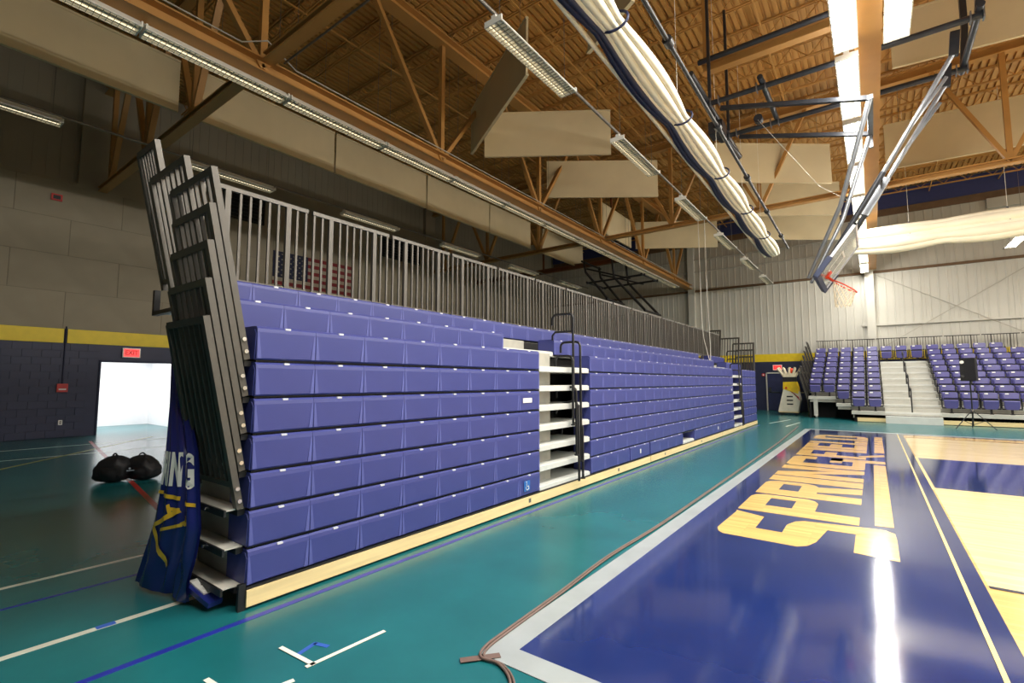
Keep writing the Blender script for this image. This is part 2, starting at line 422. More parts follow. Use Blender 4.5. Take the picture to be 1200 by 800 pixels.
# --- roof deck: ribbed steel running along Y, with open web joists along X
b = MB(); x = XL - .5; per = .19
while x < XR + .3:
    prof = [(x, ZC), (x + .11, ZC), (x + .12, ZC + .085), (x + .18, ZC + .085), (x + per, ZC)]
    for (a, za), (c, zc) in zip(prof, prof[1:]):
        b.add([(a, YF - .3, za), (c, YF - .3, zc), (c, YB + .3, zc), (a, YB + .3, za)], [(0, 1, 2, 3)])
    x += per
b.box(XL - .5, XR + .3, YF - .3, YB + .3, ZC + .1, ZC + .3)
ceiling = struct(b.build('ceiling', 'deck_roof'), 'tan ribbed steel roof deck', 'ceiling')
def joist_mesh(L):
    b = MB()
    for dy in (-.035, .035):
        b.bar((0, dy, ZC - .03), (L, dy, ZC - .03), .03, .05); b.bar((0, dy, ZC - .48), (L, dy, ZC - .48), .03, .04)
    n = int(L / .42); n += n % 2
    for i in range(n):
        z0, z1 = (ZC - .05, ZC - .48) if i % 2 == 0 else (ZC - .48, ZC - .05)
        b.bar((L * i / n, 0, z0), (L * (i + 1) / n, 0, z1), .022)
    return b.mesh('roof_joist', 'deck_roof')
bays = ((XL, XT[0]), (XT[0], XT[1]), (XT[1], XT[2]), (XT[2], XR))
for x0, x1 in bays:
    jm = joist_mesh(x1 - x0)
    for i in range(-7, 20):
        y = -.2 + 1.57 * i
        if YF < y < YB - .3: link('roof_joist', jm, ceiling, (x0, y, 0))
for x in (-16.2, -13.6, -11, -6.6, -4.2, -1.9, 2.6, 5):
    MB().box(x - .02, x + .02, YF, YB, ZC - .51, ZC - .475).build('bridging_bar', 'deck_roof', ceiling)

# ================================================================== ROOF TRUSSES (things)
ZB, ZTOP = 7.38, 10.66
def hsec(b, p, q, wd, h):
    """I-section chord: two flanges and a web"""
    p = Vector(p); q = Vector(q); up = Vector((0, 0, 1))
    b.bar(p + up * h / 2, q + up * h / 2, wd, .03); b.bar(p - up * h / 2, q - up * h / 2, wd, .03); b.bar(p, q, .03, h)
def truss(p0, p1, nodes, label, wd=.36, dz=0.):
    """p0,p1: plan end points; nodes: distances of the bottom panel points from p0"""
    P0 = Vector((*p0, 0)); P1 = Vector((*p1, 0)); L = (P1 - P0).length; t = (P1 - P0) / L
    o = thing('roof_truss', (*p0, ZB), label, 'roof truss')
    def pt(s, z): return P0 + t * s + Vector((0, 0, z))
    b = MB(); hsec(b, pt(0, ZB + dz), pt(L, ZB + dz), wd, .24 if wd > .3 else .12); b.build('bottom_chord', 'truss_brown', o)
    b = MB(); hsec(b, pt(0, ZTOP), pt(L, ZTOP), wd, .24); b.build('top_chord', 'truss_brown', o)
    for i, s in enumerate(nodes):
        MB().bar(pt(s, ZB + dz), pt(s, ZTOP), .12).build('web_post', 'truss_brown', o)
        for e in (-1, 1):
            s2 = s + e * (nodes[1] - nodes[0]) / 2
            if 0 <= s2 <= L: MB().bar(pt(s, ZB + dz), pt(s2, ZTOP), .13, .1).build('web_diagonal', 'truss_brown', o)
    return o
for x, lab in ((XT[0], 'long brown steel roof truss above the closed blue bleacher'), (XT[1], 'long tan steel roof truss behind the row of glaring lamps')):
    truss((x, YF + .1), (x, YB - .35), [4.07 - YF - .1 + 4.655 * i for i in range(-3, 6)], lab, .36)
for y, lab in ((YT[1], 'near brown cross truss'), (YT[2], 'farther brown cross truss')):
    for x0, x1, bay in ((XL, XT[0] - .25, 'left'), (XT[0] + .25, XT[1] - .25, 'middle'), (XT[1] + .25, XT[2] - .25, 'right')):
        base = .2 - 3.03 * 7
        nodes = [base + 3.03 * i - x0 for i in range(12) if x0 + .4 < base + 3.03 * i < x1 - .4]
        truss((x0, y), (x1, y), nodes, lab + {'left': ', bay reaching the left wall', 'middle': ', bay between the two long trusses', 'right': ', bay right of the bright lamps'}[bay], .22, .1)
o = thing('support_beam', (-18.7, 21.65, 7.5), 'brown steel beam carrying the dark folded backstop in the left wing', 'beam')
b = MB(); hsec(b, (-18.78, 21.65, 7.5), (-9.1, 21.65, 7.5), .2, .2); b.build('beam_section', 'truss_shop', o)
MB().bar((-14, 21.65, 7.6), (-14, 21.65, ZC - .4), .08).bar((-10, 21.65, 7.6), (-10, 21.65, ZC - .4), .08).build('hanger', 'truss_shop', o)
o = thing('support_beam', (-2.5, 11.4, 8.6), 'tan steel beam with a grey top pipe above the folded backstop', 'beam')
zs = 8.63
b = MB(); hsec(b, (-2.75, 10.95, zs), (0.0, 10.95, zs), .2, .2); b.build('beam_section', 'truss_brown', o)
MB().tube([(-2.8, 10.72, zs + .06), (0, 10.72, zs + .06)], .06).build('beam_pipe', 'backstop_paint', o)
MB().bar((-2.7, 10.95, zs + .1), (-2.7, 10.95, ZC - .45), .07).bar((-.1, 10.95, zs + .1), (-.1, 10.95, ZC - .45), .07).build('hanger', 'truss_brown', o)

# ================================================================== ACOUSTIC BAFFLES
def baffle(p, q, z0, z1, label, group=None):
    P = Vector((*p, 0)); Q = Vector((*q, 0)); mid = (P + Q) / 2; L = (Q - P).length; t = (Q - P) / L; n = Vector((-t.y, t.x, 0))
    o = thing('acoustic_baffle', (mid.x, mid.y, z0), label, 'baffle', group)
    b = MB(); nu = 14
    def surf(side):
        def fn(u, v):
            s = (u - .5) * L; wob = .012 * math.sin(u * 9 + p[0]) * (1 - v) + .008 * math.sin(u * 23 + v * 4)
            c = mid + t * s + n * (side * .025 + wob); return (c.x, c.y, z0 + (z1 - z0) * v)
        return fn
    b.grid(surf(1), nu, 4); b.grid(surf(-1), nu, 4)
    for u in (0, 1):
        a, c = surf(1), surf(-1); b.add([a(u, 0), a(u, 1), c(u, 1), c(u, 0)], [(0, 1, 2, 3)])
    b.build('cloth_panel', 'baffle_cloth', o)
    for z in (z0, z1):
        MB().bar(mid - t * L / 2 + Vector((0, 0, z)), mid + t * L / 2 + Vector((0, 0, z)), .075, .05).build('edge_batten', 'baffle_cloth', o)
    for s in (-.4, .4):
        c = mid + t * s * L; MB().tube([(c.x, c.y, z1), (c.x, c.y, ZC + .05)], .006, 4).build('hanger_wire', 'conduit', o)
    return o
ZB0, ZB1 = 8.3, 9.62
baffle((-9.0, 10.7), (-5.89, 12.79), ZB0, ZB1, 'beige cloth baffle forming a V with the dark tilted baffle', None)
baffle((-9.23, 14.52), (-5.95, 16.85), ZB0, ZB1, 'beige cloth baffle hanging behind the second lit louvre lamp')
baffle((-9.31, 22.95), (-5.91, 25.09), ZB0, ZB1, 'beige cloth baffle crossed by the far truss chord, right of the long truss')
baffle((-9.18, 10.33), (-5.75, 8.27), ZB0, ZB1, 'baffle seen from its dark side, steeply slanted behind the nearest louvre lamp')
baffle((-3.95, 16.75), (-0.82, 19.17), ZB0, ZB1, 'beige cloth baffle hanging below the folded backstop frame')
baffle((-3.9, 21.0), (-0.74, 23.09), ZB0, ZB1, 'beige cloth baffle second in depth under the folded backstop frame')
baffle((-3.9, 25.0), (-0.93, 27.18), ZB0, ZB1 - .1, 'beige cloth baffle deepest of three under the folded backstop frame')
baffle((.72, 14.1), (4.6, 14.6), 9.0, 10.3, 'beige cloth baffle at the top right beyond the backstop masts')
baffle((.66, 19.4), (4.7, 19.75), 8.45, 9.9, 'beige cloth baffle at the right above the navy fascia')
baffle((-4.35, 8.45), (-3.07, 7.69), ZB0, ZB1, 'grey edge of a baffle above the rolled white curtain')
baffle((-9.3, 18.9), (-9.3, 22.3), 8.2, 9.5, 'beige cloth baffle dim in the roof beyond the V pair')
segs = [(-1.2, 3.81), (4.28, 7.68), (7.74, 11.24), (11.3, 14.67), (14.73, 17.6), (18.6, 22.5)]
nm = ['nearest, at the upper left corner', 'right after the near cross truss', 'third from the left', 'fourth from the left', 'fifth from the left', 'last, beyond the far truss']
for (a, c), n_ in zip(segs, nm): baffle((-12.1, a), (-12.1, c), 7.58, 8.72, 'beige baffle in the row along the long truss, ' + n_, 'baffles in a row over the left wing')

# ================================================================== LAMPS
def make_lamp(length, lit, label, group, drop):
    o = thing('louvre_lamp', (0, 0, 0), label, 'ceiling lamp', group)
    h = length / 2
    pr = [(-.17, 0), (-.17, .015), (-.1, .1), (.1, .1), (.17, .015), (.17, 0), (.155, 0), (.09, .085), (-.09, .085), (-.155, 0)]
    b = MB(); b.prism(pr, -h, h, ax=1)
    for e in (-h, h): b.box(-.165, .165, e - .012, e + .012, 0, .09)
    b.box(-.04, .04, -h, h, .1, .15)
    b.build('housing', 'fixture_white', o)
    b = MB(); n = int(length / .075)
    for i in range(n + 1):
        y = -h + length * i / n; b.box(-.155, .155, y - .002, y + .002, -.008, .012)
    for x in (-.154, -.052, .052, .154): b.box(x - .003, x + .003, -h, h, -.008, .012)
    b.build('louvre', 'louver_metal', o)['kind'] = 'stuff'
    for x in (-.1, 0, .1):
        MB().tube([(x, -h + .03, .045), (x, h - .03, .045)], .016, 6).build('tube', 'tube_lit' if lit else ('tube_dim' if x < -.05 else 'tube_off'), o)
    for y in (-h + .15, h - .15):
        MB().tube([(0, y, .1), (0, y, drop)], .006, 4).build('hanger_wire', 'conduit', o)
    if lit:
        for ang, dx, z_, share, wd in ((38, -.08, -.05, .43, .16), (-38, .08, -.05, .43, .16), (180, 0, .155, .14, .2)):   # two lower facets, plus an upward light added to brighten the roof
            la = D.lights.new('lamp_light', 'AREA'); la.shape = 'RECTANGLE'; la.size = wd; la.size_y = length - .05
            la.energy = LAMP_W * share; la.color = (1, .96, .88)
            lo = D.objects.new('lamp_light', la); COL.objects.link(lo); lo.parent = o; lo.location = (dx, 0, z_); lo.rotation_euler = (0, math.radians(ang), 0)
    return o
protos = {}
def lamps(x, z, ys, length, lit, fmt, group, cond=None):
    key = (length, lit, z)
    for i, y in enumerate(ys):
        lab = fmt(i, y)
        if key not in protos:
            o = make_lamp(length, lit, lab, group, ZC - z - .02); protos[key] = o; o.location = (x, y, z); W[o] = (x, y, z)
        else: o = clone(protos[key], None, (x, y, z))
        o['label'] = lab; o['group'] = group
    if cond:
        y0, y1 = ys[0] - length, min(ys[-1] + length, YB - .4)
        c = tag(MB().tube([(x, y0, z + .19), (x, y1, z + .19)], .03, 8).build('lamp_conduit', 'conduit', None, (x, y0, z + .19)), cond, 'conduit')
ordn = ['first', 'second', 'third', 'fourth', 'fifth', 'sixth', 'seventh', 'eighth', 'ninth', 'tenth', 'eleventh', 'twelfth', 'thirteenth', 'fourteenth', 'fifteenth', 'sixteenth']
lamps(-9.0, 7.09, [1.1 + 2.36 * i for i in range(12)], 2.3, False, lambda i, y: f'dim louvre lamp under the long brown truss, {ordn[i]} from the near end', 'lamp line under the long brown truss')
lamps(-4.32, 6.95, [6.45 + 4.4 * i for i in range(6)], 2.25, False, lambda i, y: f'dim hanging louvre lamp between the trusses, {ordn[i]} from the near end', 'lamps hung between the long trusses', 'dark conduit line linking the lamps hung between the trusses')
lamps(-13.8, 7.12, [1.1 + 4.6 * i for i in range(6)], 2.25, False, lambda i, y: f'dim hanging lamp over the left wing, {ordn[i]} from the near end', 'lamps over the left wing', 'dark conduit line linking the lamps over the left wing')
lamps(-.1, 7.06, [.6 + 2.55 * i for i in range(12)], 2.3, True, lambda i, y: f'glaring lamp under the tan truss at the right, {ordn[i]} from the near end', 'glaring lamp line under the tan truss')
lamps(.56, 7.06, [.6 + 2.6 * i for i in range(4)], 2.3, True, lambda i, y: f'glaring lamp right of the tan truss, {ordn[i]} from the near end', 'second glaring lamp line on the right of the tan truss')
lamps(4.6, 6.9, [3.8 + 4.4 * i for i in range(6)], 2.25, True, lambda i, y: f'lit lamp over the court at the right, {ordn[i]} from the near end', 'lamps over the court', 'conduit line linking the lamps over the court')
lamps(9.2, 6.9, [3.8 + 4.4 * i for i in range(6)], 2.25, True, lambda i, y: f'lit lamp over the far side of the court, {ordn[i]} from the near end', 'lamps over the far side of the court')
lamps(13.4, 6.9, [3.8 + 4.4 * i for i in range(6)], 2.25, True, lambda i, y: f'lit lamp near the right hall wall, {ordn[i]} from the near end', 'lamps near the right hall wall')
# corridor lamp
o = thing('corridor_lamp', (XL - 1.7, 4.6, 2.72), 'ceiling lamp in the bright corridor behind the left opening', 'ceiling lamp')
MB().box(XL - 2.1, XL - 1.3, 3.0, 6.2, 2.72, 2.78).build('housing', 'fixture_white', o)
la = D.lights.new('corridor_light', 'AREA'); la.shape = 'RECTANGLE'; la.size = .7; la.size_y = 3; la.energy = HALL_W; la.color = (1, .95, .93)
lo = D.objects.new('corridor_light', la); COL.objects.link(lo); lo.parent = o; lo.location = (0, 0, -.02)

# ================================================================== CLOSED BLUE BLEACHER
FX, RISE = -3.62, .267
def zb(r): return .16 + RISE * (r - 1)          # bottom of the seat face of row r
YA, YE = 1.72, 20.4
FXR = {r: FX for r in range(1, 8)}; FXR[8] = -4.1; FXR[9] = -4.72
BL = thing('telescopic_bleacher', (-4.3, 11, 0), 'long closed bleacher bank of blue bench fronts over a pale wood kickboard', 'bleacher')
MW = .462
def module_mesh(w):
    """bench module: origin at bottom front centre, front faces +X, w along Y"""
    b = MB(); h = .25; g = w / 2 - .0012
    prof = [(-.012, 0), (.0, .012), (.004, .204), (0, .232), (-.016, .246), (-.045, h), (-.29, h), (-.29, .2), (-.03, .2), (-.03, 0)]
    n = len(prof)
    vs = [(x, y, z) for y in (-g, g) for x, z in prof]
    b.add(vs, [(i, (i + 1) % n, n + (i + 1) % n, n + i) for i in range(n)], 0)
    b.add(vs, [tuple(range(n)), tuple(range(n, 2 * n))[::-1]], 0)
    for s in (-1, 1):       # moulded gusset beside each joint, wide at the bottom
        y = s * (g - .004)
        P = [(y, .01), (y - s * .032, .01), (y - s * .01, .2), (y, .2)]
        b.prism(P if s > 0 else P[::-1], .001, .0045, 1, ax=0)
    # latch clip on the nose, its highlight painted in as white
    b.prism(rr(.045, .015, .007, 3, 0, .238), -.012, .0035, 2, ax=0)
    return b
mods = {}
def bench(r, y0, y1, name='bench_row'):
    x, z = FXR[r], zb(r); n = max(1, round((y1 - y0) / MW)); w = (y1 - y0) / n
    b = MB().box(x - .32, x - .05, y0 + .01, y1 - .01, z - .005, z + .195)
    o = b.build(name, 'black_steel', BL, (x, (y0 + y1) / 2, z))
    key = round(w, 4)
    if key not in mods: mods[key] = module_mesh(w).mesh('seat_module', ['purple_plastic', 'pale_mark', 'white_clip'])
    for i in range(n): link('seat_module', mods[key], o, (x, y0 + w * (i + .5), z))
    # dark moulded end cheeks
    for y in (y0, y1):
        MB().prism([(x - .3, z + .005), (x - .02, z + .005), (x - .004, z + .19), (x - .03, z + .225), (x - .3, z + .235)], y - .006, y + .006, ax=1).build('end_cheek', 'purple_plastic', o)
    return o
A0, A1, B0, B1 = 5.47, 6.93, 16.68, 18.0
for r in range(2, 8):
    bench(r, YA, A0); bench(r, A1, B0); bench(r, B1, YE)
bench(1, YA, A0); bench(1, A1, 8.42); bench(1, 8.46, 9.4); bench(1, 9.46, 11.5); bench(1, 12.42, 15.05); bench(1, 15.1, B0); bench(1, B1, YE)
bench(8, YA, 5.3); bench(8, 6.63, 16.36); bench(8, 18.0, YE)
bench(9, YA, 16.9); bench(9, 18.3, YE)
# decks, nosings, risers
for r in range(1, 10):
    x, z = FXR[r], zb(r)
    MB().box(x - .92, x - .02, YA + .02, YE - .02, z - .03, z - .012).build('row_deck', 'deck_grey', BL)
    MB().box(x - .05, x - .02, YA + .01, YE - .01, z - .028, z - .006).build('deck_angle', 'black_steel', BL)
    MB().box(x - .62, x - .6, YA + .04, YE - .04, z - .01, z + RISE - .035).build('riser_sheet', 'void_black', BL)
aisles = [(A0, A1, range(1, 8)), (B0, B1, range(1, 8)), (5.3, 6.63, (8,)), (16.36, 18.0, (8,)), (11.5, 12.42, (1,))]
for y0, y1, rows in aisles:
    for r in rows:
        x, z = FXR[r], zb(r)
        MB().box(x - .6, x - .01, y0 + .02, y1 - .02, z - .026, z + .04).box(x - .6, x - .03, y0 + .02, y1 - .02, z + .04, z + .05).build('aisle_nosing', 'deck_white', BL)
        MB().box(x - (.24 if r < 8 else .58), x - (.22 if r < 8 else .56), y0 + .02, y0 + (.62 if r < 8 else 1.28), z + .045, z + RISE - .02).build('aisle_riser', 'gutter_grey', BL)
# kickboards, black sill and feet
for y0, y1 in ((YA, 9.41), (9.45, 15.08), (15.12, YE)):
    k = MB().box(FX - .03, FX + .015, y0, y1, .022, .135).build('kickboard', 'kick_wood', BL)
    y = y0 + .8
    while y < y1 - .2:
        MB().box(FX + .015, FX + .017, y - .025, y + .025, .06, .11).build('board_stamp', 'conduit', k) if 5 < y < 16 and int(y * 2) % 5 == 0 else MB().cyl((FX + .0, y, .137), .012, .012, 8).build('board_bolt', 'black_steel', k)
        y += .9
MB().box(FX - .1, FX - .03, YA, YE, 0, .15).box(FX - .03, FX + .005, YA, YE, .136, .155).build('sill_channel', 'black_steel', BL)
# near and far end frames with the boards of the two lowest rows showing
for ye, s in ((YA, -1), (YE, 1)):
    b = MB(); e0, e1 = min(ye, ye + s * .05), max(ye, ye + s * .05)
    for r in range(1, 10):
        x, z = FXR[r], zb(r)
        b.box(x - .95, x - .07, e0, e1, z - .05, z - .01)
        b.box(x - .95, x - .9, e0, e1, z - .05, z + .2)
    b.box(FX - .03, FX + .0, e0, e1, 0, zb(1) + .02)
    for r in range(1, 8): b.box(FX - 1.0, FX - .92, e0, e1, 0, zb(7))
    b.build('end_frame', 'black_steel', BL)
    for r in (1, 2, 3):
        x, z = FXR[r], zb(r)
        p0, p1 = sorted((ye - s * .02, ye - s * .04))
        MB().box(x - .88, x - .325, p0, p1, z - .01, z + RISE - .05).build('end_panel', 'end_panel_grey', BL)
        q0, q1 = sorted((ye, ye + s * .13))
        MB().box(x - .86, x - .08, q0, q1, z - .008, z + .002).build('end_shelf', 'end_panel_grey', BL)
        q0, q1 = sorted((ye + s * .13, ye + s * .145))
        MB().box(x - .88, x - .06, q0, q1, z - .04, z + .006).build('shelf_edge', 'black_steel', BL)
        for q in (.35, .6, .85):
            MB().cyl((x - q, ye + s * .15 - .008, z - .02), .012, .016, 8, ax=1).build('frame_bolt', 'bolt_steel', BL)
# label plates and stickers
MB().box(FX + .009, FX + .012, 5.08, 5.28, zb(5) + .1, zb(5) + .16).build('notice_plate', 'white_print', BL)
pl_ = MB().box(FX + .009, FX + .011, 5.1, 5.23, zb(1) + .05, zb(1) + .18).build('wheelchair_sticker', 'mirror_blue', BL)
cy_, cz_ = 5.165, zb(1)
q = []
for i in range(13):
    a = PI * .9 + i / 12 * PI * 1.35; q.append((FX + .0125, cy_ + .004 + .03 * math.cos(a), cz_ + .095 + .03 * math.sin(a)))
MB().tube(q, .005, 5).tube([(FX + .0125, cy_ - .012, cz_ + .15), (FX + .0125, cy_ - .008, cz_ + .11), (FX + .0125, cy_ + .025, cz_ + .108), (FX + .0125, cy_ + .04, cz_ + .075)], .005, 5).cyl((FX + .011, cy_ - .012, cz_ + .165), .008, .003, 8, ax=0).build('wheelchair_symbol', 'white_print', pl_)
MB().box(FX + .009, FX + .012, 8.9, 8.95, zb(1) + .09, zb(1) + .17).build('notice_plate', 'white_print', BL)
MB().box(FX + .009, FX + .012, 14.62, 14.7, zb(1) + .09, zb(1) + .17).build('notice_plate', 'white_print', BL)
MB().box(FX + .009, FX + .012, 16.4, 16.5, zb(5) + .09, zb(5) + .15).build('notice_plate', 'white_print', BL)

# rear guard rail panels (part > baluster)
RX, RZ0, RZ1 = -4.85, zb(9) + .26, 3.46
bal_m = MB().box(-.011, .011, -.011, .011, RZ0 + .02, RZ1 - .04).mesh('baluster', 'rail_paint')
post_m = MB().box(-.02, .02, -.025, .025, RZ0 - .25, RZ1 - .04).mesh('rail_post', 'rail_paint')
PL = .98
y = YA + .03; n_p = int((YE - .1 - y) / (PL + .055))
PL = (YE - .05 - y) / n_p - .055
for i in range(n_p):
    y0 = y + i * (PL + .055); y1 = y0 + PL
    o = MB().box(RX - .018, RX + .018, y0, y1, RZ1 - .04, RZ1).build('guard_rail', 'rail_paint', BL, (RX, y0, 0))
    MB().box(RX - .012, RX + .012, y0, y1, RZ0 - .02, RZ0 + .02).build('bottom_bar', 'rail_paint', o)
    for q in (.02, .115, .33, .42, .51, .6, .69, .885, .98): link('baluster', bal_m, o, (RX, y0 + PL * q, 0))
    for q in (.215, .79): link('rail_post', post_m, o, (RX, y0 + PL * q, 0))

# stacked end rails, leaning outwards
def rail_panel(parent, base, back, out, ztop, width, height, lean, mt, name='end_rail', nb=6, bolts=True):
    """base: front lower corner (world). Built upright in local (x = back direction, z = up) then leaned."""
    b = MB()
    b.box(-.03, .03, -.022, .022, 0, height).box(width - .025, width + .025, -.02, .02, .1, height - .02)
    b.box(.03, width, -.02, .02, height - .05, height).box(.03, width, -.015, .015, height * .04 + .1, height * .04 + .14)
    me = b.mesh(name, mt)
    o = D.objects.new(name, me); COL.objects.link(o); o.parent = parent
    bk = Vector(back); ou = Vector(out); a = math.atan2(lean, height)
    up = (Vector((0, 0, 1)) * math.cos(a) + ou * math.sin(a)).normalized(); yv = up.cross(bk).normalized()
    p = W[parent]
    m = Matrix((bk, yv, up)).transposed().to_4x4(); m.translation = Vector(base) - Vector(p)
    o.matrix_local = m; W[o] = (0, 0, 0)
    bm2 = MB().box(-.012, .012, -.012, .012, height * .04 + .12, height - .03).mesh('baluster', mt)
    for i in range(nb):
        c = link('baluster', bm2, o, (width * (i + 1) / (nb + 1), 0, 0))
    if bolts:
        for zz in (.06, .15): MB().cyl((-.045, 0, zz), .015, .018, 10, ax=0).build('post_bolt', 'bolt_steel', o, (0, 0, 0))
    return o
tops = {9: 3.72, 8: 3.38, 7: 3.15, 6: 2.885, 5: 2.62, 4: 2.35, 3: 2.085}
frx = {9: -4.9, 8: -4.22, 7: -3.7, 6: -3.7, 5: -3.7, 4: -3.7, 3: -3.7}
for rw, zt in tops.items():
    h = zt - (zb(rw) - .0) if rw < 8 else 1.36
    h = max(h, 1.36)
    for ye, s in ((YA - .04, -1), (YE + .06, 1)):
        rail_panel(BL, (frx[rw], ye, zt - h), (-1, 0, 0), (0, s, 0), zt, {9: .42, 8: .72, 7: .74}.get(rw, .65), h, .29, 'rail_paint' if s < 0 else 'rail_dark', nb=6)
# aisle hand rails
def hoop(y, x, z0, z1, back, sub=None, name='aisle_handrail'):
    r_ = .07; P = [(x, y, z0), (x, y, z1 - r_)]
    P += [(x - r_ + r_ * math.cos(a), y, z1 - r_ + r_ * math.sin(a)) for a in (PI / 6, PI / 3, PI / 2)]
    P += [(x - back + r_, y, z1 + .0)]
    P += [(x - back + r_ - r_ * math.sin(a), y, z1 - r_ + r_ * math.cos(a)) for a in (PI / 6, PI / 3, PI / 2)] + [(x - back, y, z1 - .16)]
    b = MB().tube(P, .019, 8)
    if sub:
        zs_ = z1 - sub; b.tube([(x, y, zs_), (x - back + .05, y, zs_), (x - back, y, zs_ - .05), (x - back, y, zs_ - .12)], .016, 8)
    b.cyl((x, y, z0 - .0), .035, .02, 10)
    b.build(name, 'rail_black', BL)
for ya, in ((6.3,), (17.35,)):
    hoop(ya, FX + .06, zb(6) - .02, 2.62, .36, .27)
    hoop(ya + .14, FX + .1, zb(2) - .0, 2.2, .34, None)
    hoop(ya + .1, FX + .1, zb(2), 1.42, .36, None) if 0 else None
    hoop(ya + .02, FX + .09, zb(2) + .1, 1.52, .34, None)
    hoop(ya + .15, FX + .12, zb(1) + .02, .98, .36, None)
    hoop(ya - .02, FX + .06, zb(4), 1.98, .3, None)
    MB().tube([(FX + .11, ya + .05, zb(1) + .0), (FX + .11, ya + .05, 1.25), (FX + .05, ya + .05, 1.32), (FX - .24, ya + .05, 1.25), (FX - .28, ya + .05, 1.12)], .019, 8).build('aisle_handrail', 'rail_black', BL)

# draped blue end banner (own thing, hangs on the rear end frame)
BN = thing('end_banner', (-4.6, 1.5, 0), 'blue vinyl banner with white letters and yellow emblem, bunched at the bleacher end', 'banner')
def bsurf(u, v, off=0.):
    """u along width 0..1, v height 0..1"""
    z = .03 + 2.1 * v
    ks = ((0, -4.76, 1.40, -4.0, 1.49), (.25, -4.46, 1.41, -3.9, 1.5), (.49, -4.43, 1.45, -4.04, 1.52), (.66, -4.66, 1.54, -4.42, 1.58), (1., -4.98, 1.63, -4.68, 1.68))
    for k0, k1 in zip(ks, ks[1:]):
        if v <= k1[0] + 1e-6: break
    t = min(1, max(0, (v - k0[0]) / (k1[0] - k0[0])))
    xl_, yl_, xr_, yr_ = (p + (q - p) * t for p, q in zip(k0[1:], k1[1:]))
    x = xl_ + (xr_ - xl_) * u; yy = yl_ + (yr_ - yl_) * u
    yy += .05 * math.exp(-((u - .66) / .05) ** 2) - .025 * math.sin(PI * min(1, u / .62)) - .02 * math.exp(-((u - .85) / .09) ** 2)
    yy += .006 * math.sin(u * 26 + 5 * v) + .025 * math.exp(-((v - .07) / .06) ** 2) * math.sin(u * 17)
    return (x + off * .1, yy - off, z)
MB().grid(lambda u, v: bsurf(u, v), 40, 40).grid(lambda u, v: bsurf(u, v, -.02), 40, 40).build('vinyl_sheet', 'vinyl_blue', BN)
def on_banner(vs, fs, u0, v0, su, sv, name, m, rot=0.):
    b = MB(); ca, sa = math.cos(rot), math.sin(rot)
    b.add([bsurf(u0 + su * (x * ca - y * sa), v0 + sv * (x * sa + y * ca), .007) for x, y, *_ in vs], fs)
    return b.build(name, m, BN)
def sub_poly(P, n=6):
    return P
for ch, u, su in (('P', .05, .2), ('R', .2, .22), ('I', .335, .2), ('N', .49, .3), ('G', .86, .26)):
    vs, fs = text_verts(ch, 1, .05); on_banner(vs, fs, u, .43, su, .15, 'printed_letter', 'white_print')
def strip(P0, P1, w0, n=10, name='emblem_stroke', m='yellow_print'):
    b = MB()
    for i in range(n):
        a, c = i / n, (i + 1) / n
        pa = (P0[0] + (P1[0] - P0[0]) * a, P0[1] + (P1[1] - P0[1]) * a); pc = (P0[0] + (P1[0] - P0[0]) * c, P0[1] + (P1[1] - P0[1]) * c)
        dx, dy = P1[0] - P0[0], P1[1] - P0[1]
        L_ = math.hypot(dx * .7, dy * 2.35); nx, ny = -dy * 2.35 / L_ * w0 / .7, dx * .7 / L_ * w0 / 2.35
        b.add([bsurf(pa[0] - nx, pa[1] - ny, .009), bsurf(pc[0] - nx, pc[1] - ny, .009), bsurf(pc[0] + nx, pc[1] + ny, .009), bsurf(pa[0] + nx, pa[1] + ny, .009)], [(0, 1, 2, 3)])
    return b.build(name, m, BN)
strip((.03, .352), (.24, .352), .014, 3); strip((.26, .345), (.6, .338), .016); strip((.74, .33), (.98, .325), .014)
strip((.4, .315), (.45, .28), .018, 4); strip((.6, .3), (.4, .3), .014); strip((.6, .3), (.12, .235), .02); strip((.12, .235), (.56, .1), .02); strip((.3, .225), (.62, .25), .014); strip((.62, .25), (.78, .28), .02, 3)

# bundled grey foot at banner
o = thing('folded_pad', (-4.05, 1.5, 0), 'white and blue folded strip lying at the foot of the bleacher end', 'pad')
MB().bar((-4.06, 1.54, .13), (-3.78, 1.59, .05), .1, .035).build('blue_strip', 'vinyl_blue', o)
MB().bar((-4.06, 1.55, .155), (-3.88, 1.58, .1), .06, .012).build('white_strip', 'white_print', o)

# ================================================================== END BLEACHER (open, with seats)
EB = thing('seating_bank', (2, 27, 0), 'open tiered seating bank with grey steps against the far wall', 'bleacher')
def zk(k): return .42 + RISE * k
def yk(k): return 24.05 + .68 * k
ERX = 11.0
xl = {0: -.78, 1: -1.32}
AX0, AX1 = .3, 1.97
for k in range(9):
    x0 = xl.get(k, -2.38); y0 = yk(k)
    MB().box(x0, ERX, y0, y0 + .72, zk(k) - .04, zk(k)).box(x0, ERX, y0, y0 + .03, zk(k) - .13, zk(k) - .04).build('row_deck', 'deck_grey', EB)
    MB().box(x0 + .05, ERX, y0 + .05, y0 + .07, zk(k) - .25 if k else .15, zk(k) - .05).build('riser_sheet', 'gutter_grey', EB)
    if k < 8:
        MB().box(AX0, AX1, y0 + .38, y0 + .68, zk(k), zk(k) + .13).build('aisle_step', 'deck_grey', EB)
    MB().box(AX0, AX1, y0 - .012, y0, zk(k) - .06, zk(k) + .006).build('step_nosing', 'deck_white', EB)
MB().box(AX0, AX1, 23.72, 24.05, 0, .27).build('aisle_step', 'deck_white', EB)
for x0, x1 in ((-.6, AX0), (AX1, ERX)):
    MB().box(x0, x1, 24.0, 24.04, .02, .17).build('kickboard', 'kick_wood', EB)
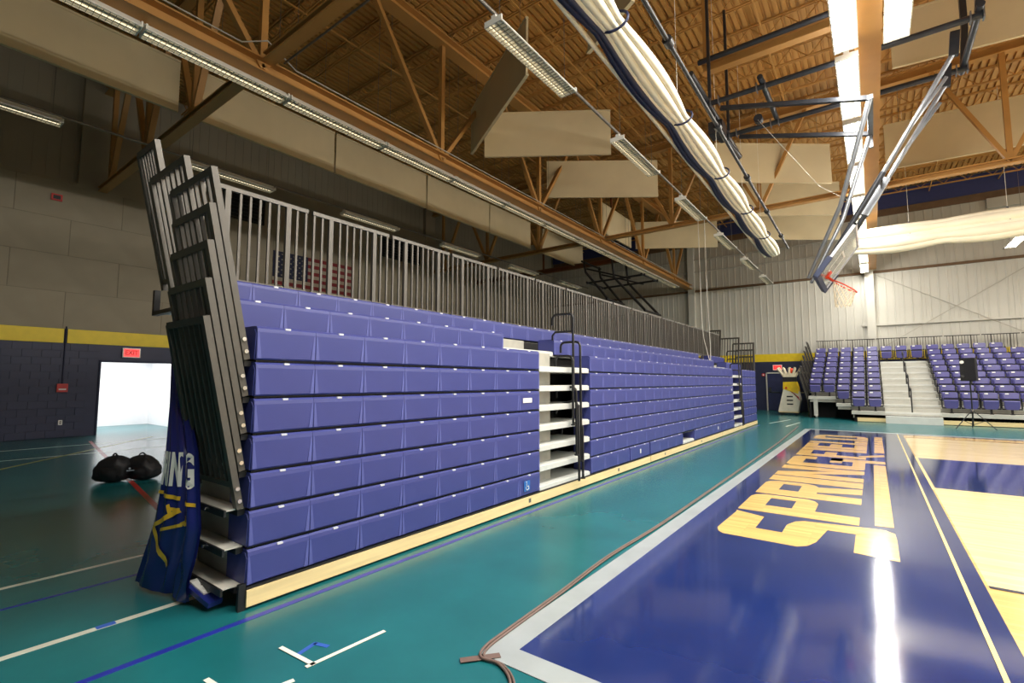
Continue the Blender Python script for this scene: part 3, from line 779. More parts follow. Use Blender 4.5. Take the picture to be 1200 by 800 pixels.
MB().box(-2.3, ERX, 26.2, 26.25, 0, zk(2)).box(-.7, ERX, 24.1, 24.15, 0, .3).box(-2.36, -2.3, 25.5, 29.8, .0, .8).build('underside_shade', 'void_black', EB)  # black panels stand in for the shaded void below the rows
MB().box(-2.2, -2.05, 25.45, 25.6, .1, .85).cyl((-2.15, 25.5, .09), .09, .08, 12, ax=0).build('wheel_leg', 'deck_grey', EB)
# rear rail
x = -2.35
while x < ERX - .5:
    x1 = x + 1.22
    z0, z1 = zk(8) + .55, 3.74
    o = MB().box(x, x1, 30.1, 30.14, z1 - .04, z1).build('guard_rail', 'rail_dark', EB, (x, 30.12, 0))
    MB().box(x, x1, 30.11, 30.13, zk(8) + .1, zk(8) + .13).build('bottom_bar', 'rail_dark', o)
    bb = MB()
    for i in range(1, 12):
        if i not in (3, 9): bb.box(x + 1.22 * i / 12 - .009, x + 1.22 * i / 12 + .009, 30.11, 30.13, zk(8) + .1, z1 - .03)
    bb.build('baluster', 'rail_dark', o)
    for q in (.25, .75): MB().box(x + 1.22 * q - .02, x + 1.22 * q + .02, 30.1, 30.14, zk(8) - .03, z1 - .03).build('rail_post', 'rail_dark', o)
    x += 1.27
for k in range(2, 9):
    rail_panel(EB, (-2.42, yk(k) + .04, zk(k) - .2), (0, 1, 0), (-1, 0, 0), 0, .62, 1.36, .33, 'rail_dark', nb=5, bolts=False)
for k in (0, 2, 4, 6):
    z = zk(k); y0 = yk(k) + .2
    b = MB().tube([(1.13, y0, z), (1.13, y0, z + .82), (1.13, y0 + .05, z + .9), (1.13, y0 + .75, z + .98), (1.13, y0 + .8, z + .8)], .022, 8)
    b.tube([(1.13, y0, z + .5), (1.13, y0 + .7, z + .62)], .018, 8).build('aisle_handrail', 'rail_black', EB)

# stadium chair, facing -Y, origin on the deck under the seat
def make_chair():
    o = thing('stadium_chair', (0, 0, 0), 'x', 'chair')
    W[o] = (0, 0, 0)
    def tilt(b, deg, y, z):
        a = math.radians(deg); c, s = math.cos(a), math.sin(a)
        b.v = [(vx, y + (vy * c - vz * s), z + (vy * s + vz * c)) for vx, vy, vz in b.v]; return b
    # folded seat pan: rounded panel, front (underside) towards -Y
    out = [(.205, .13), (.205, -.06), (.185, -.15), (.14, -.19), (-.14, -.19), (-.185, -.15), (-.205, -.06), (-.205, .13)]
    b = MB().prism(out, .03, -.02, ax=1).prism(out, -.02, -.045, ax=1, inset=.12); tilt(b, 9, -.13, .37); b.build('seat', 'seat_plastic', o)
    out = [(.2, -.11), (.215, .05), (.205, .1), (.16, .125), (-.16, .125), (-.205, .1), (-.215, .05), (-.2, -.11)]
    b = MB().prism(out, .03, -.012, ax=1).prism(out, -.012, -.03, ax=1, inset=.12); tilt(b, -16, -.0, .66); b.build('backrest', 'seat_plastic', o)
    b = MB().prism(rr(.1, .045, .012, 2), 0, -.006, ax=1); tilt(b, -16, .0, .74); b.v = [(x - .1, y - .035, z) for x, y, z in b.v]; b.build('number_plate', 'white_print', o)
    MB().box(-.21, .21, -.08, .03, .5, .55).build('hinge_bar', 'black_steel', o)
    for s in (-1, 1):
        MB().box(s * .255 - .02, s * .255 + .02, -.2, .02, .54, .575).box(s * .255 - .018, s * .255 + .018, -.06, -.0, .22, .54).build('armrest', 'black_steel', o)
    MB().box(-.26, .26, -.1, -.04, .17, .22).box(-.03, .03, -.1, -.04, 0, .17).box(-.05, .05, -.16, .02, 0, .02).box(-.025, .025, -.06, .0, .2, .5).build('leg', 'black_steel', o)
    return o
CH = make_chair(); first = True
rown = ['front', 'second', 'third', 'fourth', 'fifth', 'sixth', 'seventh', 'eighth', 'top']
def chair(x, k, label, group):
    global first
    p = (x, yk(k) + .46, zk(k))
    if first: o = CH; o.location = p; first = False
    else: o = clone(CH, None, p)
    o['label'] = label; o['group'] = group
cn = ['first', 'second', 'third', 'fourth', 'fifth', 'sixth', 'seventh', 'eighth', 'ninth', 'tenth']
for k in range(9):
    for i in range({0: 2, 1: 3}.get(k, 5)):
        chair(.0 - .535 * i, k, f'folded purple stadium chair, {rown[k]} row, {cn[i]} seat left of the grey aisle', 'chairs left of the aisle')
    for i in range(4 if k == 0 else 8):
        x = 2.28 + .535 * i
        if k == 8 and i > 4: continue
        chair(x, k, f'folded purple stadium chair, {rown[k]} row, {cn[i]} seat right of the grey aisle', 'chairs right of the aisle')
for i in range(3):
    chair(.56 + .57 * i, 8, f'folded purple stadium chair across the head of the grey aisle, {cn[i]} from the left', 'chairs across the head of the aisle')

# ================================================================== ROLLED DIVIDER CURTAINS
def rolled(p0, p1, z, label, flip=1, n_strap=6, navy=True, scale=1., rise=.0):
    P0 = Vector((*p0, z)); P1 = Vector((*p1, z)); L = (P1 - P0).length; t = (P1 - P0) / L; n = Vector((t.y, -t.x, 0)) * flip
    o = thing('rolled_curtain', ((p0[0] + p1[0]) / 2, (p0[1] + p1[1]) / 2, z), label, 'curtain')
    sp = L / n_strap
    def sag(s): return abs(math.sin(PI * s / sp))
    steps = int(L * 5)
    lobes = [(.04, .0, .06), (.13, .0, .062), (.22, .02, .062), (.31, .06, .06), (.2, .1, .07)]
    if not navy: lobes = [(.1, .0, .1), (.05, .1, .11), (.1, .22, .11), (.06, .33, .1), (.1, .42, .08)]
    b = MB()
    for j, (a, h, rad) in enumerate(lobes):
        pts = []; rs = []
        for i in range(steps + 1):
            s = L * i / steps; g = sag(s)
            c = P0 + t * s + n * ((a - .14) * scale * (.72 + .4 * g)) + Vector((0, 0, (h * scale - .05 * g * (1 if j < 3 else .3) + rise)))
            pts.append(c); rs.append(rad * scale * (.72 + .5 * g))
        b.tube(pts, rs, 8)
    b.build('white_fold', 'curtain_white', o)
    if navy:
        b = MB()
        for a, h, rad in ((-.14, -.07, .055), (-.22, -.04, .06)):
            pts = []; rs = []
            for i in range(steps + 1):
                s = L * i / steps; g = sag(s)
                pts.append(P0 + t * s + n * ((a) * (.85 + .2 * g)) + Vector((0, 0, h + .04 - .05 * g))); rs.append(rad * (.7 + .5 * g))
            b.tube(pts, rs, 8)
        b.build('navy_fold', 'curtain_navy', o)
        b = MB(); b.tube([P0 + n * -.33 + Vector((0, 0, .0)), P1 + n * -.33 + Vector((0, 0, .0))], .035, 8); b.build('hem_tube', 'curtain_white', o)
    for i in range(n_strap):
        c = P0 + t * (sp * i + (0 if navy else 1.55)) + Vector((0, 0, .05 if navy else .3))
        ring = [c + n * (.06 + .19 * scale * math.cos(a)) + Vector((0, 0, (.12 if navy else .34) * scale * math.sin(a))) for a in [2 * PI * q / 16 for q in range(16)]]
        MB().tube(ring, .018, 6, closed=True).build('strap', 'curtain_navy', o)
        MB().tube([c, c + Vector((0, 0, ZC - .5 - c.z))], .005, 4).build('lift_cord', 'rope_white', o)
    q = n * .44 + Vector((0, 0, .2 if navy else .5))
    MB().tube([P0 + q, P1 + q], .035, 8).build('drive_pipe', 'black_steel', o)
    for i in range(n_strap):
        c = P0 + q + t * (sp * (i + .35)); MB().cyl(c - t * .07, .07, .14, 10, ax=1 if abs(t.y) > .5 else 0).build('cord_drum', 'black_steel', o)
    return o
rolled((-2.5, 2.7), (-2.68, 19.7), 6.2, 'rolled white and navy divider curtain slung from near the camera to the far end', 1, 6)
rolled((-.35, 20.6), (9.0, 20.6), 6.15, 'rolled white divider curtain spanning the right side beyond the hoop', -1, 4, False, 1.45)

# ================================================================== MAIN BACKSTOP (folded back)
BS = thing('basketball_backstop', (.2, 11.5, 7.6), 'basketball backstop with glass board folded up under the roof, orange rim', 'basketball hoop')
ya_, yb_ = 10.6, 12.3
for y in (ya_, yb_):
    MB().tube([(-2.62, y, 7.6), (1.72, y, 7.6)], .055, 10).build('frame_pipe', 'backstop_paint', BS)
    for x in (-2.45, -1.55, 1.66):
        MB().box(x - .09, x - .07, y - .075, y + .075, 7.52, 7.69).box(x + .07, x + .09, y - .075, y + .075, 7.52, 7.69).build('pipe_clamp', 'backstop_steel', BS)
    MB().bar((1.68, y, 7.6), (1.74, y, 8.4), .1).bar((1.74, y, 8.4), (1.74, y, ZC - .45), .1).build('hanger_post', 'backstop_paint', BS)
    MB().bar((-2.55, y, 7.62), (-2.55, y, ZC - .45), .06).build('hanger_post', 'backstop_paint', BS)
MB().tube([(-2.6, 9.4, 7.66), (-2.6, 13.4, 7.66)], .055, 10).build('cross_pipe', 'backstop_paint', BS)
MB().tube([(-1.53, 10.35, 7.68), (-1.5, 12.5, 7.68)], .055, 10).build('cross_pipe', 'backstop_paint', BS)
MB().tube([(1.69, 10.4, 7.68), (1.69, 12.6, 7.68)], .055, 10).build('cross_pipe', 'backstop_paint', BS)
# winch motor
MB().box(-2.75, -2.45, 11.2, 11.6, 7.22, 7.5).build('winch_box', 'backstop_paint', BS)
MB().cyl((-2.6, 11.6, 7.36), .1, .3, 12, ax=1).build('winch_motor', 'backstop_paint', BS)
MB().tube([(-2.6, 12.3, 7.5), (-2.45, 12.9, 7.25)], [.05, .08], 10).build('pulley', 'backstop_paint', BS)
MB().cyl((-1.75, 11.35, 7.35), .09, .16, 12, ax=1).build('pulley', 'backstop_paint', BS)
# hinged masts from the front pipe down to the board
hx, hz = 1.38, 7.35
for y0, y1 in ((ya_ + .3, 11.15), (yb_ - .3, 11.85)):
    MB().bar((1.42, y0, 7.62), (hx, y0, 7.2), .13, .1).build('hinge_bracket', 'backstop_paint', BS)
    MB().tube([(hx, y0, 7.25), (.3, y1 + (y0 - y1) * .35, 5.4)], .04, 8).build('mast_tube', 'backstop_steel', BS)
    MB().tube([(.33, y1 + (y0 - y1) * .35, 5.46), (-.72, y1, 3.72)], .05, 8).build('mast_tube', 'backstop_paint', BS)
    MB().bar((.75, y1 + (y0 - y1) * .6, 6.16), (hx - .1, y0 * .7 + y1 * .3, 6.9), .05).build('mast_strut', 'backstop_steel', BS)
for s, z in ((.0, 5.45), (.5, 4.6)):
    x = .3 - 1.03 * s
    MB().bar((x, 11.1, z), (x, 11.9, z), .06).build('mast_tie', 'backstop_paint', BS)
MB().bar((.36, 11.5, 5.5), (-.02, 11.5, 4.85), .2, .1, up=(1, 0, .6)).build('height_adjuster', 'backstop_steel', BS)
# folding brace: horizontal arms, elbow frame, drop tubes
for y, x0, z0 in ((ya_ + .05, -2.35, 7.45), (yb_ - .05, -2.3, 7.47)):
    MB().bar((x0, y, z0), (.2, y, 6.75), .08).build('brace_arm', 'backstop_paint', BS)
    MB().tube([(.2, y, 6.75), (-.35, y * .6 + 11.5 * .4, 4.95), (-.95, y * .35 + 11.5 * .65, 3.66)], [.045, .04, .03], 8).build('brace_drop', 'backstop_steel', BS)
MB().bar((.2, ya_, 6.75), (.2, yb_, 6.75), .09).bar((.2, yb_ - .05, 6.75), (.2, yb_ - .05, 6.45), .07).build('elbow_bar', 'backstop_steel', BS)
# board (tilted): local frame: width along Y, up vector U, normal N (towards +X and down)
U = Vector((.62, 0, .86)).normalized(); Nn = Vector((U.z, 0, -U.x)); Bc = Vector((-.44, 11.5, 4.02))
def bp(a, h, n): return Bc + Vector((0, a, 0)) + U * h + Nn * n
def bbox(name, a0, a1, h0, h1, n0, n1, m):
    b = MB(); vs = [bp(a, h, n) for n in (n0, n1) for h in (h0, h1) for a in (a0, a1)]
    b.add(vs, [(0, 2, 3, 1), (4, 5, 7, 6), (0, 1, 5, 4), (2, 6, 7, 3), (0, 4, 6, 2), (1, 3, 7, 5)]); return b.build(name, m, BS)
bbox('glass_board', -.88, .88, -.5, .52, -.008, .008, 'acrylic')
for a0, a1, h0, h1 in ((-.91, -.87, -.53, .55), (.87, .91, -.53, .55), (-.91, .91, .51, .55), (-.91, .91, -.53, -.49)):
    bbox('board_frame', a0, a1, h0, h1, -.025, .022, 'white_clip')
for a0, a1, h0, h1 in ((-.3, -.26, -.3, .15), (.26, .3, -.3, .15), (-.3, .3, .11, .15), (-.3, .3, -.3, -.26)):
    bbox('target_line', a0, a1, h0, h1, .009, .011, 'white_print')
for a in (-.93, .93): bbox('corner_pad', a - .035, a + .035, -.57, -.15, -.05, .04, 'pad_navy')
bbox('edge_pad', -.95, .95, -.59, -.5, -.05, .04, 'pad_navy')
bbox('mount_plate', -.25, .25, -.45, -.1, -.1, -.02, 'backstop_paint')
bbox('rim_plate', -.1, .1, -.42, -.26, .0, .03, 'orange_rim')
ring = [bp(.2286 * math.cos(a), -.4, .38 + .2286 * math.sin(a)) for a in [2 * PI * i / 32 for i in range(32)]]
b = MB().tube(ring, .012, 8, closed=True)
b.bar(bp(-.07, -.38, .02), bp(-.09, -.4, .17), .03).bar(bp(.07, -.38, .02), bp(.09, -.4, .17), .03).bar(bp(0, -.4, .02), bp(0, -.41, .155), .12, .02)
b.build('rim', 'orange_rim', BS)
b = MB(); dn = Vector((-.05, 0, -1)).normalized(); rc = bp(0, -.4, .38); n_ = 12
prev = [bp(.225 * math.cos(2 * PI * i / n_), -.4, .38 + .225 * math.sin(2 * PI * i / n_)) for i in range(n_)]
cen0 = rc
for lv in range(1, 6):
    cc = rc + Vector((-.05 * lv / 5, 0, -.4 * lv / 5)); rad = .225 - .1 * (lv / 5) ** .8
    cur = []
    for i in range(n_):
        a = 2 * PI * (i + (.5 if lv % 2 else 0)) / n_; kx = .5 + .5 * lv / 5
        off = Nn * (rad * math.sin(a) * (1 - kx)) + Vector((rad * math.sin(a) * kx, 0, 0)); cur.append(cc + off + Vector((0, rad * math.cos(a), 0)))
    for i in range(n_):
        j = (i - 1) % n_ if lv % 2 else (i + 1) % n_
        b.tube([prev[i], cur[i]], .007, 4); b.tube([prev[i], cur[j]], .007, 4)
    prev = cur
b.build('net', 'net_white', BS)['kind'] = 'stuff'
MB().tube([(-1.75, 11.35, 7.3), (-.7, 11.5, 5.6), (.1, 11.5, 4.9)], .003, 4).build('winch_cable', 'rope_white', BS)

# dark folded backstop in the left wing
o = thing('folded_backstop', (-10.2, 21, 7), 'dark folded basketball backstop frame hanging in the left wing', 'basketball hoop')
Yb = 21.3
for dy in (0, 1.6):
    y = Yb + dy - .8
    MB().tube([(-10.95, y, 7.4), (-10.86, y, 6.85), (-9.7, y, 5.4)], .06, 8).build('mast_tube', 'black_steel', o)
    MB().tube([(-9.5, y, 7.4), (-9.39, y, 6.4), (-7.9, y, 4.7)], .06, 8).build('mast_tube', 'black_steel', o)
    MB().tube([(-10.8, y, 6.3), (-7.9, y, 6.35)], .05, 8).build('frame_pipe', 'black_steel', o)
    MB().tube([(-10.8, y, 7.0), (-8.6, y, 6.25)], .04, 8).build('frame_pipe', 'black_steel', o)
for x, z in ((-10.95, 7.35), (-9.5, 7.35), (-9.7, 5.4), (-7.9, 4.72), (-8.0, 6.35), (-10.7, 6.3)):
    MB().tube([(x, Yb - 1, z), (x, Yb + 1, z)], .05, 8).build('cross_pipe', 'black_steel', o)
MB().box(-9.9, -8.1, Yb - .9, Yb + .9, 4.55, 4.62).build('folded_board', 'gutter_grey', o)

# ================================================================== LEFT WALL FITTINGS
FL = thing('american_flag', (XL + .05, 11.25, 5), 'american flag pinned flat on the tan left wall behind the rail', 'flag')
fy0, fy1, fz0, fz1 = 9.4, 13.08, 4.85, 6.78; sh = (fz1 - fz0) / 13
for i in range(13):
    MB().box(XL + .025, XL + .035, fy0, fy1, fz1 - sh * (i + 1), fz1 - sh * i).build('stripe', 'flag_red' if i % 2 == 0 else 'flag_white', FL)
MB().box(XL + .033, XL + .04, fy0, fy0 + 1.48, fz1 - sh * 7, fz1).build('canton', 'flag_navy', FL)
b = MB()
for rw in range(9):
    for c in range(6 if rw % 2 == 0 else 5):
        cy = fy0 + .12 + (c + (.5 if rw % 2 else 0)) * .247; cz = fz1 - .1 - rw * .105
        pts = [(cy + (.045 if q % 2 == 0 else .018) * math.sin(PI * q / 5), cz + (.045 if q % 2 == 0 else .018) * math.cos(PI * q / 5)) for q in range(10)]
        b.prism(pts, XL + .04, XL + .043, ax=0)
b.build('stars', 'flag_white', FL)['kind'] = 'stuff'
for (y0, y1, z0, z1), lab in (((7.45, 9.0, 7.66, 8.6), 'black louvred vent high on the left wall, above the left end of the flag'), ((14.7, 17.1, 7.66, 8.6), 'black louvred vent high on the left wall, right of the flag')):
    o = thing('wall_vent', (XL + .04, y0, z0), lab, 'vent')
    MB().box(XL - .02, XL + .02, y0, y1, z0, z1).build('vent_box', 'vent_black', o)
    for i in range(7):
        z = z0 + .06 + (z1 - z0 - .12) * i / 6; MB().bar((XL + .04, y0 + .03, z), (XL + .04, y1 - .03, z), .06, .012, up=(1, 0, 1)).build('slat', 'black_steel', o)
    MB().box(XL + .02, XL + .07, y0, y0 + .04, z0, z1).box(XL + .02, XL + .07, y1 - .04, y1, z0, z1).box(XL + .02, XL + .07, y0, y1, z1 - .04, z1).box(XL + .02, XL + .07, y0, y1, z0, z0 + .04).build('vent_frame', 'black_steel', o)
def exit_sign(p, ax, label):
    o = thing('exit_sign', p, label, 'exit sign')
    x, y, z = p; vs, fs = text_verts('EXIT', .2, .006)
    if ax == 0:
        MB().box(x - .04, x, y - .23, y + .23, z - .15, z + .15).build('sign_case', 'white_print', o)
        MB().box(x, x + .006, y - .2, y + .2, z - .12, z + .12).build('sign_face', 'exit_glow', o)
        MB().add([(x + .009, y + a * .82, z + b_) for a, b_, _ in vs], fs).build('lettering', 'red_paint', o)
    else:
        MB().box(x - .23, x + .23, y, y + .04, z - .15, z + .15).build('sign_case', 'white_print', o)
        MB().box(x - .2, x + .2, y - .006, y, z - .12, z + .12).build('sign_face', 'exit_glow', o)
        MB().add([(x + a * .82, y - .009, z + b_) for a, b_, _ in vs], fs).build('lettering', 'red_paint', o)
exit_sign((XL + .08, 5.05, 2.5), 0, 'red glowing exit sign above the bright opening on the left wall')
exit_sign((-4.26, YB - .08, 2.38), 1, 'red glowing exit sign above the navy door in the far wall')
o = thing('fire_alarm', (XL + .05, 3.48, 1.42), 'red fire alarm box with conduit on the navy block wall', 'fire alarm')
MB().box(XL + .012, XL + .09, 3.36, 3.6, 1.3, 1.54).build('alarm_box', 'red_paint', o)
MB().box(XL + .09, XL + .1, 3.4, 3.56, 1.36, 1.4).build('pull_bar', 'white_print', o)
MB().tube([(XL + .03, 3.48, 1.54), (XL + .03, 3.48, 3.2)], .018, 8).build('conduit', 'navy_joint', o)
o = thing('wall_outlet', (XL + .03, 3.5, .43), 'small pale outlet plate low on the navy block wall', 'outlet')
MB().prism(rr(.09, .14, .01, 2, 3.5, .43), XL + .01, XL + .03, ax=0).build('cover_plate', 'white_print', o)
MB().box(XL + .03, XL + .034, 3.48, 3.52, .44, .47).box(XL + .03, XL + .034, 3.48, 3.52, .39, .42).build('socket', 'black_steel', o)
o = thing('alarm_horn', (XL + .05, 3.05, 6.92), 'small dark red alarm horn high on the tan left wall', 'alarm')
MB().box(XL + .02, XL + .08, 2.93, 3.17, 6.83, 7.02).build('horn_box', 'red_paint', o)
MB().box(XL + .08, XL + .086, 2.97, 3.13, 6.87, 6.98).build('horn_grille', 'black_steel', o)

# ================================================================== BACK DOOR AND NEIGHBOURS
dr = struct(MB().box(-4.86, -2.84, YB - .03, YB + .02, 0, 2.12).build('door_1', 'door_navy'), 'navy double door under the exit sign in the far wall', 'door')
for x0, x1 in ((-4.78, -3.87), (-3.83, -2.92)):
    lf = MB().box(x0, x1, YB - .06, YB - .03, .02, 2.03).build('door_leaf', 'door_navy', dr)
    MB().box(x0 + .1, x1 - .1, YB - .1, YB - .07, .98, 1.04).build('push_bar', 'chrome', lf)
MB().box(-4.86, -4.8, YB - .08, YB - .03, 0, 2.12).box(-2.9, -2.84, YB - .08, YB - .03, 0, 2.12).box(-4.86, -2.84, YB - .08, YB - .03, 2.05, 2.12).build('door_frame', 'end_panel_grey', dr)
MB().box(-4.72, -4.6, YB - .1, YB - .06, 1.0, 1.28).build('door_handle', 'chrome', dr)
MB().box(-4.0, -3.3, YB - .1, YB - .06, 1.93, 1.99).build('door_closer', 'end_panel_grey', dr)
for p, lab in (((-4.98, YB - .02, 1.98), 'red alarm pull station at the left frame of the far navy door'), ((-3.75, YB - .06, 1.5), 'small red round sign on the far navy door')):
    o = thing('red_signal', p, lab, 'alarm')
    MB().cyl((p[0], p[1] - .04, p[2]), .09, .04, 12, ax=1).build('signal_case', 'red_paint', o)
    MB().cyl((p[0], p[1] - .05, p[2]), .04, .01, 10, ax=1).build('signal_centre', 'white_print', o)

# ball machine on castors near the far door
CX, CY = -3.27, 26.9
o = thing('ball_machine', (CX, CY, 0), 'white and yellow wheeled ball throwing machine beside the far navy door', 'machine')
prof = [(-.5, .18), (.33, .18), (.45, .75), (.36, 1.25), (-.2, 1.5), (-.26, 1.2)]
MB().prism([(CX + a, z) for a, z in prof], CY - .3, CY + .3, ax=1).build('machine_body', 'machine_white', o)
MB().prism([(CX - .26, 1.25), (CX + .38, 1.02), (CX + .38, 1.3), (CX + .3, 1.6), (CX - .24, 1.58)], CY - .325, CY + .325, ax=1).build('yellow_top', 'machine_yellow', o)
for z in (.5, .68, .86):
    MB().box(CX - .12, CX + .14, CY - .31, CY - .3, z, z + .06).build('print_line', 'black_steel', o)
MB().cyl((CX - .12, CY - .34, 1.3), .05, .02, 12, ax=1).build('red_dot', 'red_paint', o)
for i in range(3): MB().bar((CX + .05 + .08 * i, CY - .31, 1.15 - .06 * i), (CX + .38 + .02 * i, CY - .31, .85 - .06 * i), .012, .03).build('red_stripe', 'red_paint', o)
MB().box(CX - .48, CX + .34, CY - .28, CY + .28, .13, .18).build('base_plate', 'kick_wood', o)
for dx in (-.36, .26):
    for dy in (-.22, .22): MB().cyl((CX + dx, CY + dy - .025, .065), .065, .05, 12, ax=1).build('castor', 'black_steel', o)
MB().box(CX - .26, CX + .3, CY - .2, CY + .2, 1.62, 1.82).build('hopper_base', 'black_steel', o)
b = MB()
for i in range(5):
    a = -.45 + .22 * i; b.tube([(CX + .02 + a * .5, CY - .12, 1.82), (CX + .02 + a * 1.15, CY - .12, 2.25 + .04 * (i % 2))], .05, 8)
    b.tube([(CX + .02 + a * .5, CY + .14, 1.82), (CX + .02 + a * 1.1, CY + .14, 2.3 - .05 * (i % 2))], .05, 8)
b.build('hopper_tine', 'jug_cream', o)
MB().box(CX - .25, CX + .28, CY - .18, CY + .18, 1.82, 2.0).build('hopper_tray', 'jug_cream', o)
def sphere(c, r_, nu=14, nv=9):
    return MB().grid(lambda u, v: (c[0] + r_ * math.sin(PI * v) * math.cos(2 * PI * u), c[1] + r_ * math.sin(PI * v) * math.sin(2 * PI * u), c[2] + r_ * math.cos(PI * v)), nu, nv)
tag(sphere((CX + .1, CY, 2.13), .125).build('basketball', 'orange_rim', None, (CX + .1, CY, 2.13)), 'orange basketball sitting in the hopper of the ball machine', 'ball')

# speaker on tripod
SX, SY = 2.62, 22.5
o = thing('speaker_stand', (SX, SY, 0), 'black tripod stand on the far edge of the court', 'stand')
MB().tube([(SX, SY, .12), (SX, SY, 1.62)], .02, 8).build('pole', 'black_steel', o)
MB().tube([(SX, SY, .6), (SX, SY, .68)], .035, 8).build('collar', 'chrome', o)
for a in (-2.5, -.5, 1.5):
    c, s = math.cos(a), math.sin(a)
    MB().tube([(SX + .03 * c, SY + .03 * s, .62), (SX + .6 * c, SY + .6 * s, .02)], .014, 6).build('leg', 'black_steel', o)
    MB().tube([(SX + .02 * c, SY + .02 * s, .16), (SX + .33 * c, SY + .33 * s, .3)], .01, 6).build('brace', 'black_steel', o)
o = thing('loudspeaker', (SX, SY, 1.62), 'black loudspeaker on the tripod stand before the purple seats', 'speaker')
rot = lambda x, y, a=-.35: (SX + x * math.cos(a) - y * math.sin(a), SY + x * math.sin(a) + y * math.cos(a))
pl = [rot(*p) for p in ((-.2, -.17), (.2, -.17), (.17, .19), (-.17, .19))]
MB().prism(pl, 1.62, 2.4).build('cabinet', 'speaker_black', o)
pl = [rot(*p) for p in ((-.06, -.19), (.19, -.19), (.19, -.17), (-.06, -.17))]; MB().prism(pl, 1.64, 2.38).build('grille', 'rail_black', o)
for z, rad, mt_ in ((2.26, .055, 'white_print'), (1.78, .045, 'chrome')):
    x, y = rot(-.13, -.2); MB().cyl((x, y, z), rad, .04, 12, ax=1).build('driver', mt_, o)

# two bags
def bag(name, cx, cy, a, L, Wd, H, label, flip=1):
    o = thing(name, (cx, cy, 0), label, 'bag'); ca, sa = math.cos(a), math.sin(a)
    def tr(x, y, z): return (cx + x * ca - y * sa, cy + x * sa + y * ca, z)
    def fn(u, v):
        th = 2 * PI * u; ph = PI * v
        sx, sy, sz = math.sin(ph) * math.cos(th), math.sin(ph) * math.sin(th), math.cos(ph)
        p = .62
        x = L / 2 * math.copysign(abs(sx) ** p, sx); y = Wd / 2 * math.copysign(abs(sy) ** p, sy); z = H * (.5 + .5 * math.copysign(abs(sz) ** .7, sz))
        z *= 1 - .42 * max(0, flip * x / (L / 2)) ** 2 - .1 * max(0, -flip * x / (L / 2)) ** 3
        lump = 1 + .05 * math.sin(7 * th + 3 * ph) + .03 * math.sin(11 * ph)
        return tr(x * lump, y * lump, max(.004, z * (1 + .04 * math.sin(5 * th))))
    MB().grid(fn, 28, 16).build('bag_body', 'bag_black', o)
    def arch(x0, y0, x1, y1, h, z0):
        return [tr(x0 + (x1 - x0) * t, y0 + (y1 - y0) * t, z0 + h * math.sin(PI * t)) for t in [i / 10 for i in range(11)]]
    MB().tube(arch(-.1 * flip, -.02, .06 * flip, .02, .1, H * .86), .012, 6).build('carry_strap', 'bag_black', o)
    MB().tube(arch(-L * .42, Wd * .3, -L * .1, Wd * .42, .1, .1), .016, 6).build('shoulder_strap', 'bag_black', o)
    b = MB(); b.grid(lambda u, v: tr(L * (.1 + .5 * (u - .5)), -Wd * .5 - .05 * math.sin(PI * u) * math.sin(PI * v), .05 + H * .5 * v), 10, 8); b.build('front_pocket', 'bag_black', o)
    return o, tr
o, tr = bag('duffel_bag', -9.88, 2.52, .7, .5, .36, .4, 'black duffel bag, the left of two slumped on the dark floor', -1)
o, tr = bag('backpack', -9.75, 2.88, .6, .5, .34, .38, 'black backpack with a small logo patch, the right of two on the dark floor', 1)
MB().cyl((-9.6, 2.66, .22), .016, .008, 8, ax=0).bar((-9.595, 2.62, .185), (-9.595, 2.72, .185), .008, .012).build('logo_patch', 'patch_grey', o)

# ================================================================== TAPE, CABLE, ROPES
def tape(pts, m, wd, label, z=.0015):
    b = MB()
    for p, q in pts: b.bar((*p, z), (*q, z), wd, .002)
    x, y = pts[0][0]; return tag(b.build('floor_tape', m, None, (x, y, 0)), label, 'tape')
tape([((-2.95, 1.62), (-2.62, 1.64)), ((-2.635, 1.6), (-2.6, 2.12))], 'tape_white', .028, 'white tape corner mark on the teal floor near the camera', .0045)
tape([((-2.79, 1.62), (-2.83, 1.78)), ((-2.83, 1.77), (-2.73, 1.8))], 'tape_blue', .03, 'blue tape corner mark beside the white tape corner')
tape([((-2.97, 1.22), (-2.72, 1.24)), ((-2.62, 1.3), (-2.58, 1.5))], 'tape_white', .03, 'white tape fragment at the bottom edge of the picture')
tape([((-4.13, 1.02), (-4.13, 1.12))], 'tape_blue', .05, 'blue tape scrap over the white floor line', .0045)
tape([((-1.98, 2.16), (-1.83, 2.34))], 'cord_brown', .05, 'brown tape patch holding the cable at the court corner', .0085)
pts = [(-1.55, 1.7), (-1.58, 2.05), (-1.64, 2.18), (-1.78, 2.26), (-1.9, 2.25), (-1.955, 2.35), (-1.97, 2.6), (-1.99, 3.3), (-2.03, 4.2), (-2.0, 5.5), (-2.02, 8), (-2.05, 11), (-2.1, 15), (-2.25, 20)]
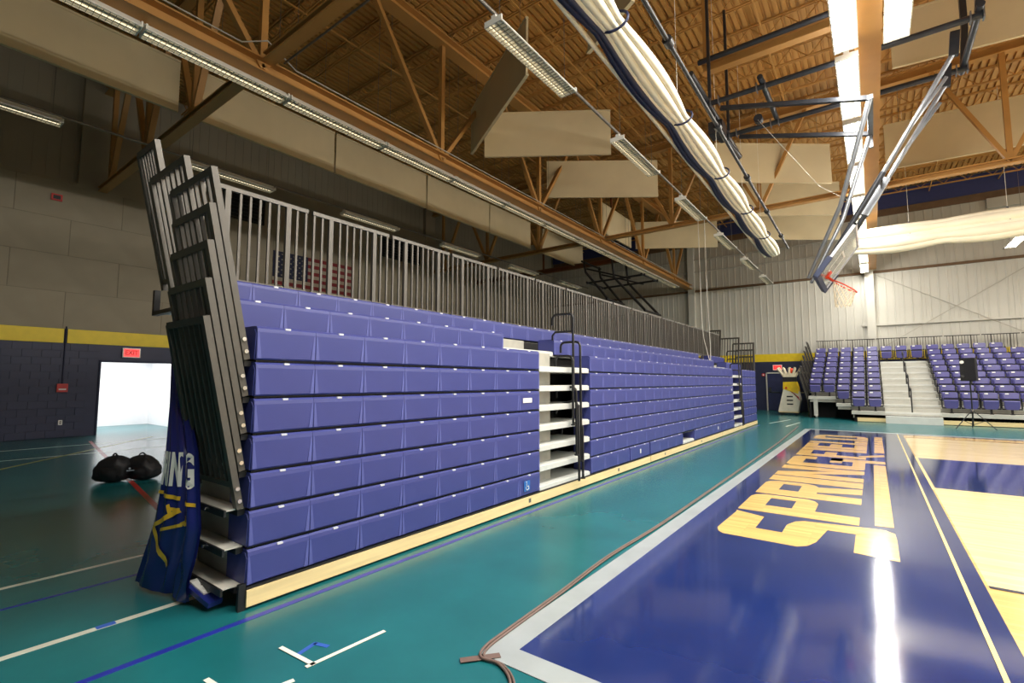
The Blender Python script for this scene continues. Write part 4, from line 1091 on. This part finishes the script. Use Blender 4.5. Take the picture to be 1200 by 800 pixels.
o = thing('floor_cable', (-1.95, 8, 0), 'brown cable running along the grey court border on the teal floor', 'cable')
def smooth(P, n=5):
    out = []
    for i in range(len(P) - 1):
        p0, p1, p2, p3 = P[max(i - 1, 0)], P[i], P[i + 1], P[min(i + 2, len(P) - 1)]
        for k in range(n):
            t = k / n
            out.append(tuple(.5 * (2 * b + (c - a) * t + (2 * a - 5 * b + 4 * c - d_) * t * t + (3 * b - a - 3 * c + d_) * t ** 3) for a, b, c, d_ in zip(p0, p1, p2, p3)))
    return out + [P[-1]]
MB().tube([(x, y, .012) for x, y in smooth(pts)], .009, 6).build('cable_strand', 'cord_brown', o)
MB().tube([(x + .022, y + .006, .012) for x, y in smooth(pts)], .008, 6).build('cable_strand', 'cord_brown', o)
o = thing('hanging_rope', (-4.4, 17.25, 2.1), 'thin white ropes hanging from the far truss onto the far end of the bleacher', 'rope')
for dx, dy in ((0, 0), (.22, .05)):
    P = smooth([(-4.85 + dx, 17.86, 7.42), (-4.84 + dx, 17.86, 5), (-4.8 + dx, 17.84, 3.4), (-4.66 + dx * .6, 17.7, 2.75), (-4.46, 17.4, 2.2), (-4.38, 17.2, 2.12)])
    MB().tube(P, .011, 5).build('rope_strand', 'rope_white', o)
MB().tube([(-4.4 + .15 * math.cos(a), 17.25 + .15 * math.sin(a), 2.11 + .002 * i) for i, a in enumerate([i * .5 for i in range(20)])], .011, 5).build('rope_coil', 'rope_white', o)
# conduits along the near cross truss
o = thing('roof_conduit', (-6, 4.3, 7.5), 'thin grey conduit clipped along the near cross truss', 'conduit')
MB().tube([(-8.5, 4.32, 7.5), (.0, 4.32, 7.5)], .02, 6).build('pipe_run', 'conduit', o)
o = thing('roof_conduit', (-8.6, 10, 7.6), 'thin pale conduit lying along the top of the long brown truss chord', 'conduit')
MB().tube([(-8.6, YF + .5, 7.54), (-8.6, 3.6, 7.54), (-8.5, 4.0, 7.75), (-8.6, 4.6, 7.54), (-8.6, 29, 7.54)], .014, 6).build('pipe_run', 'gutter_grey', o)
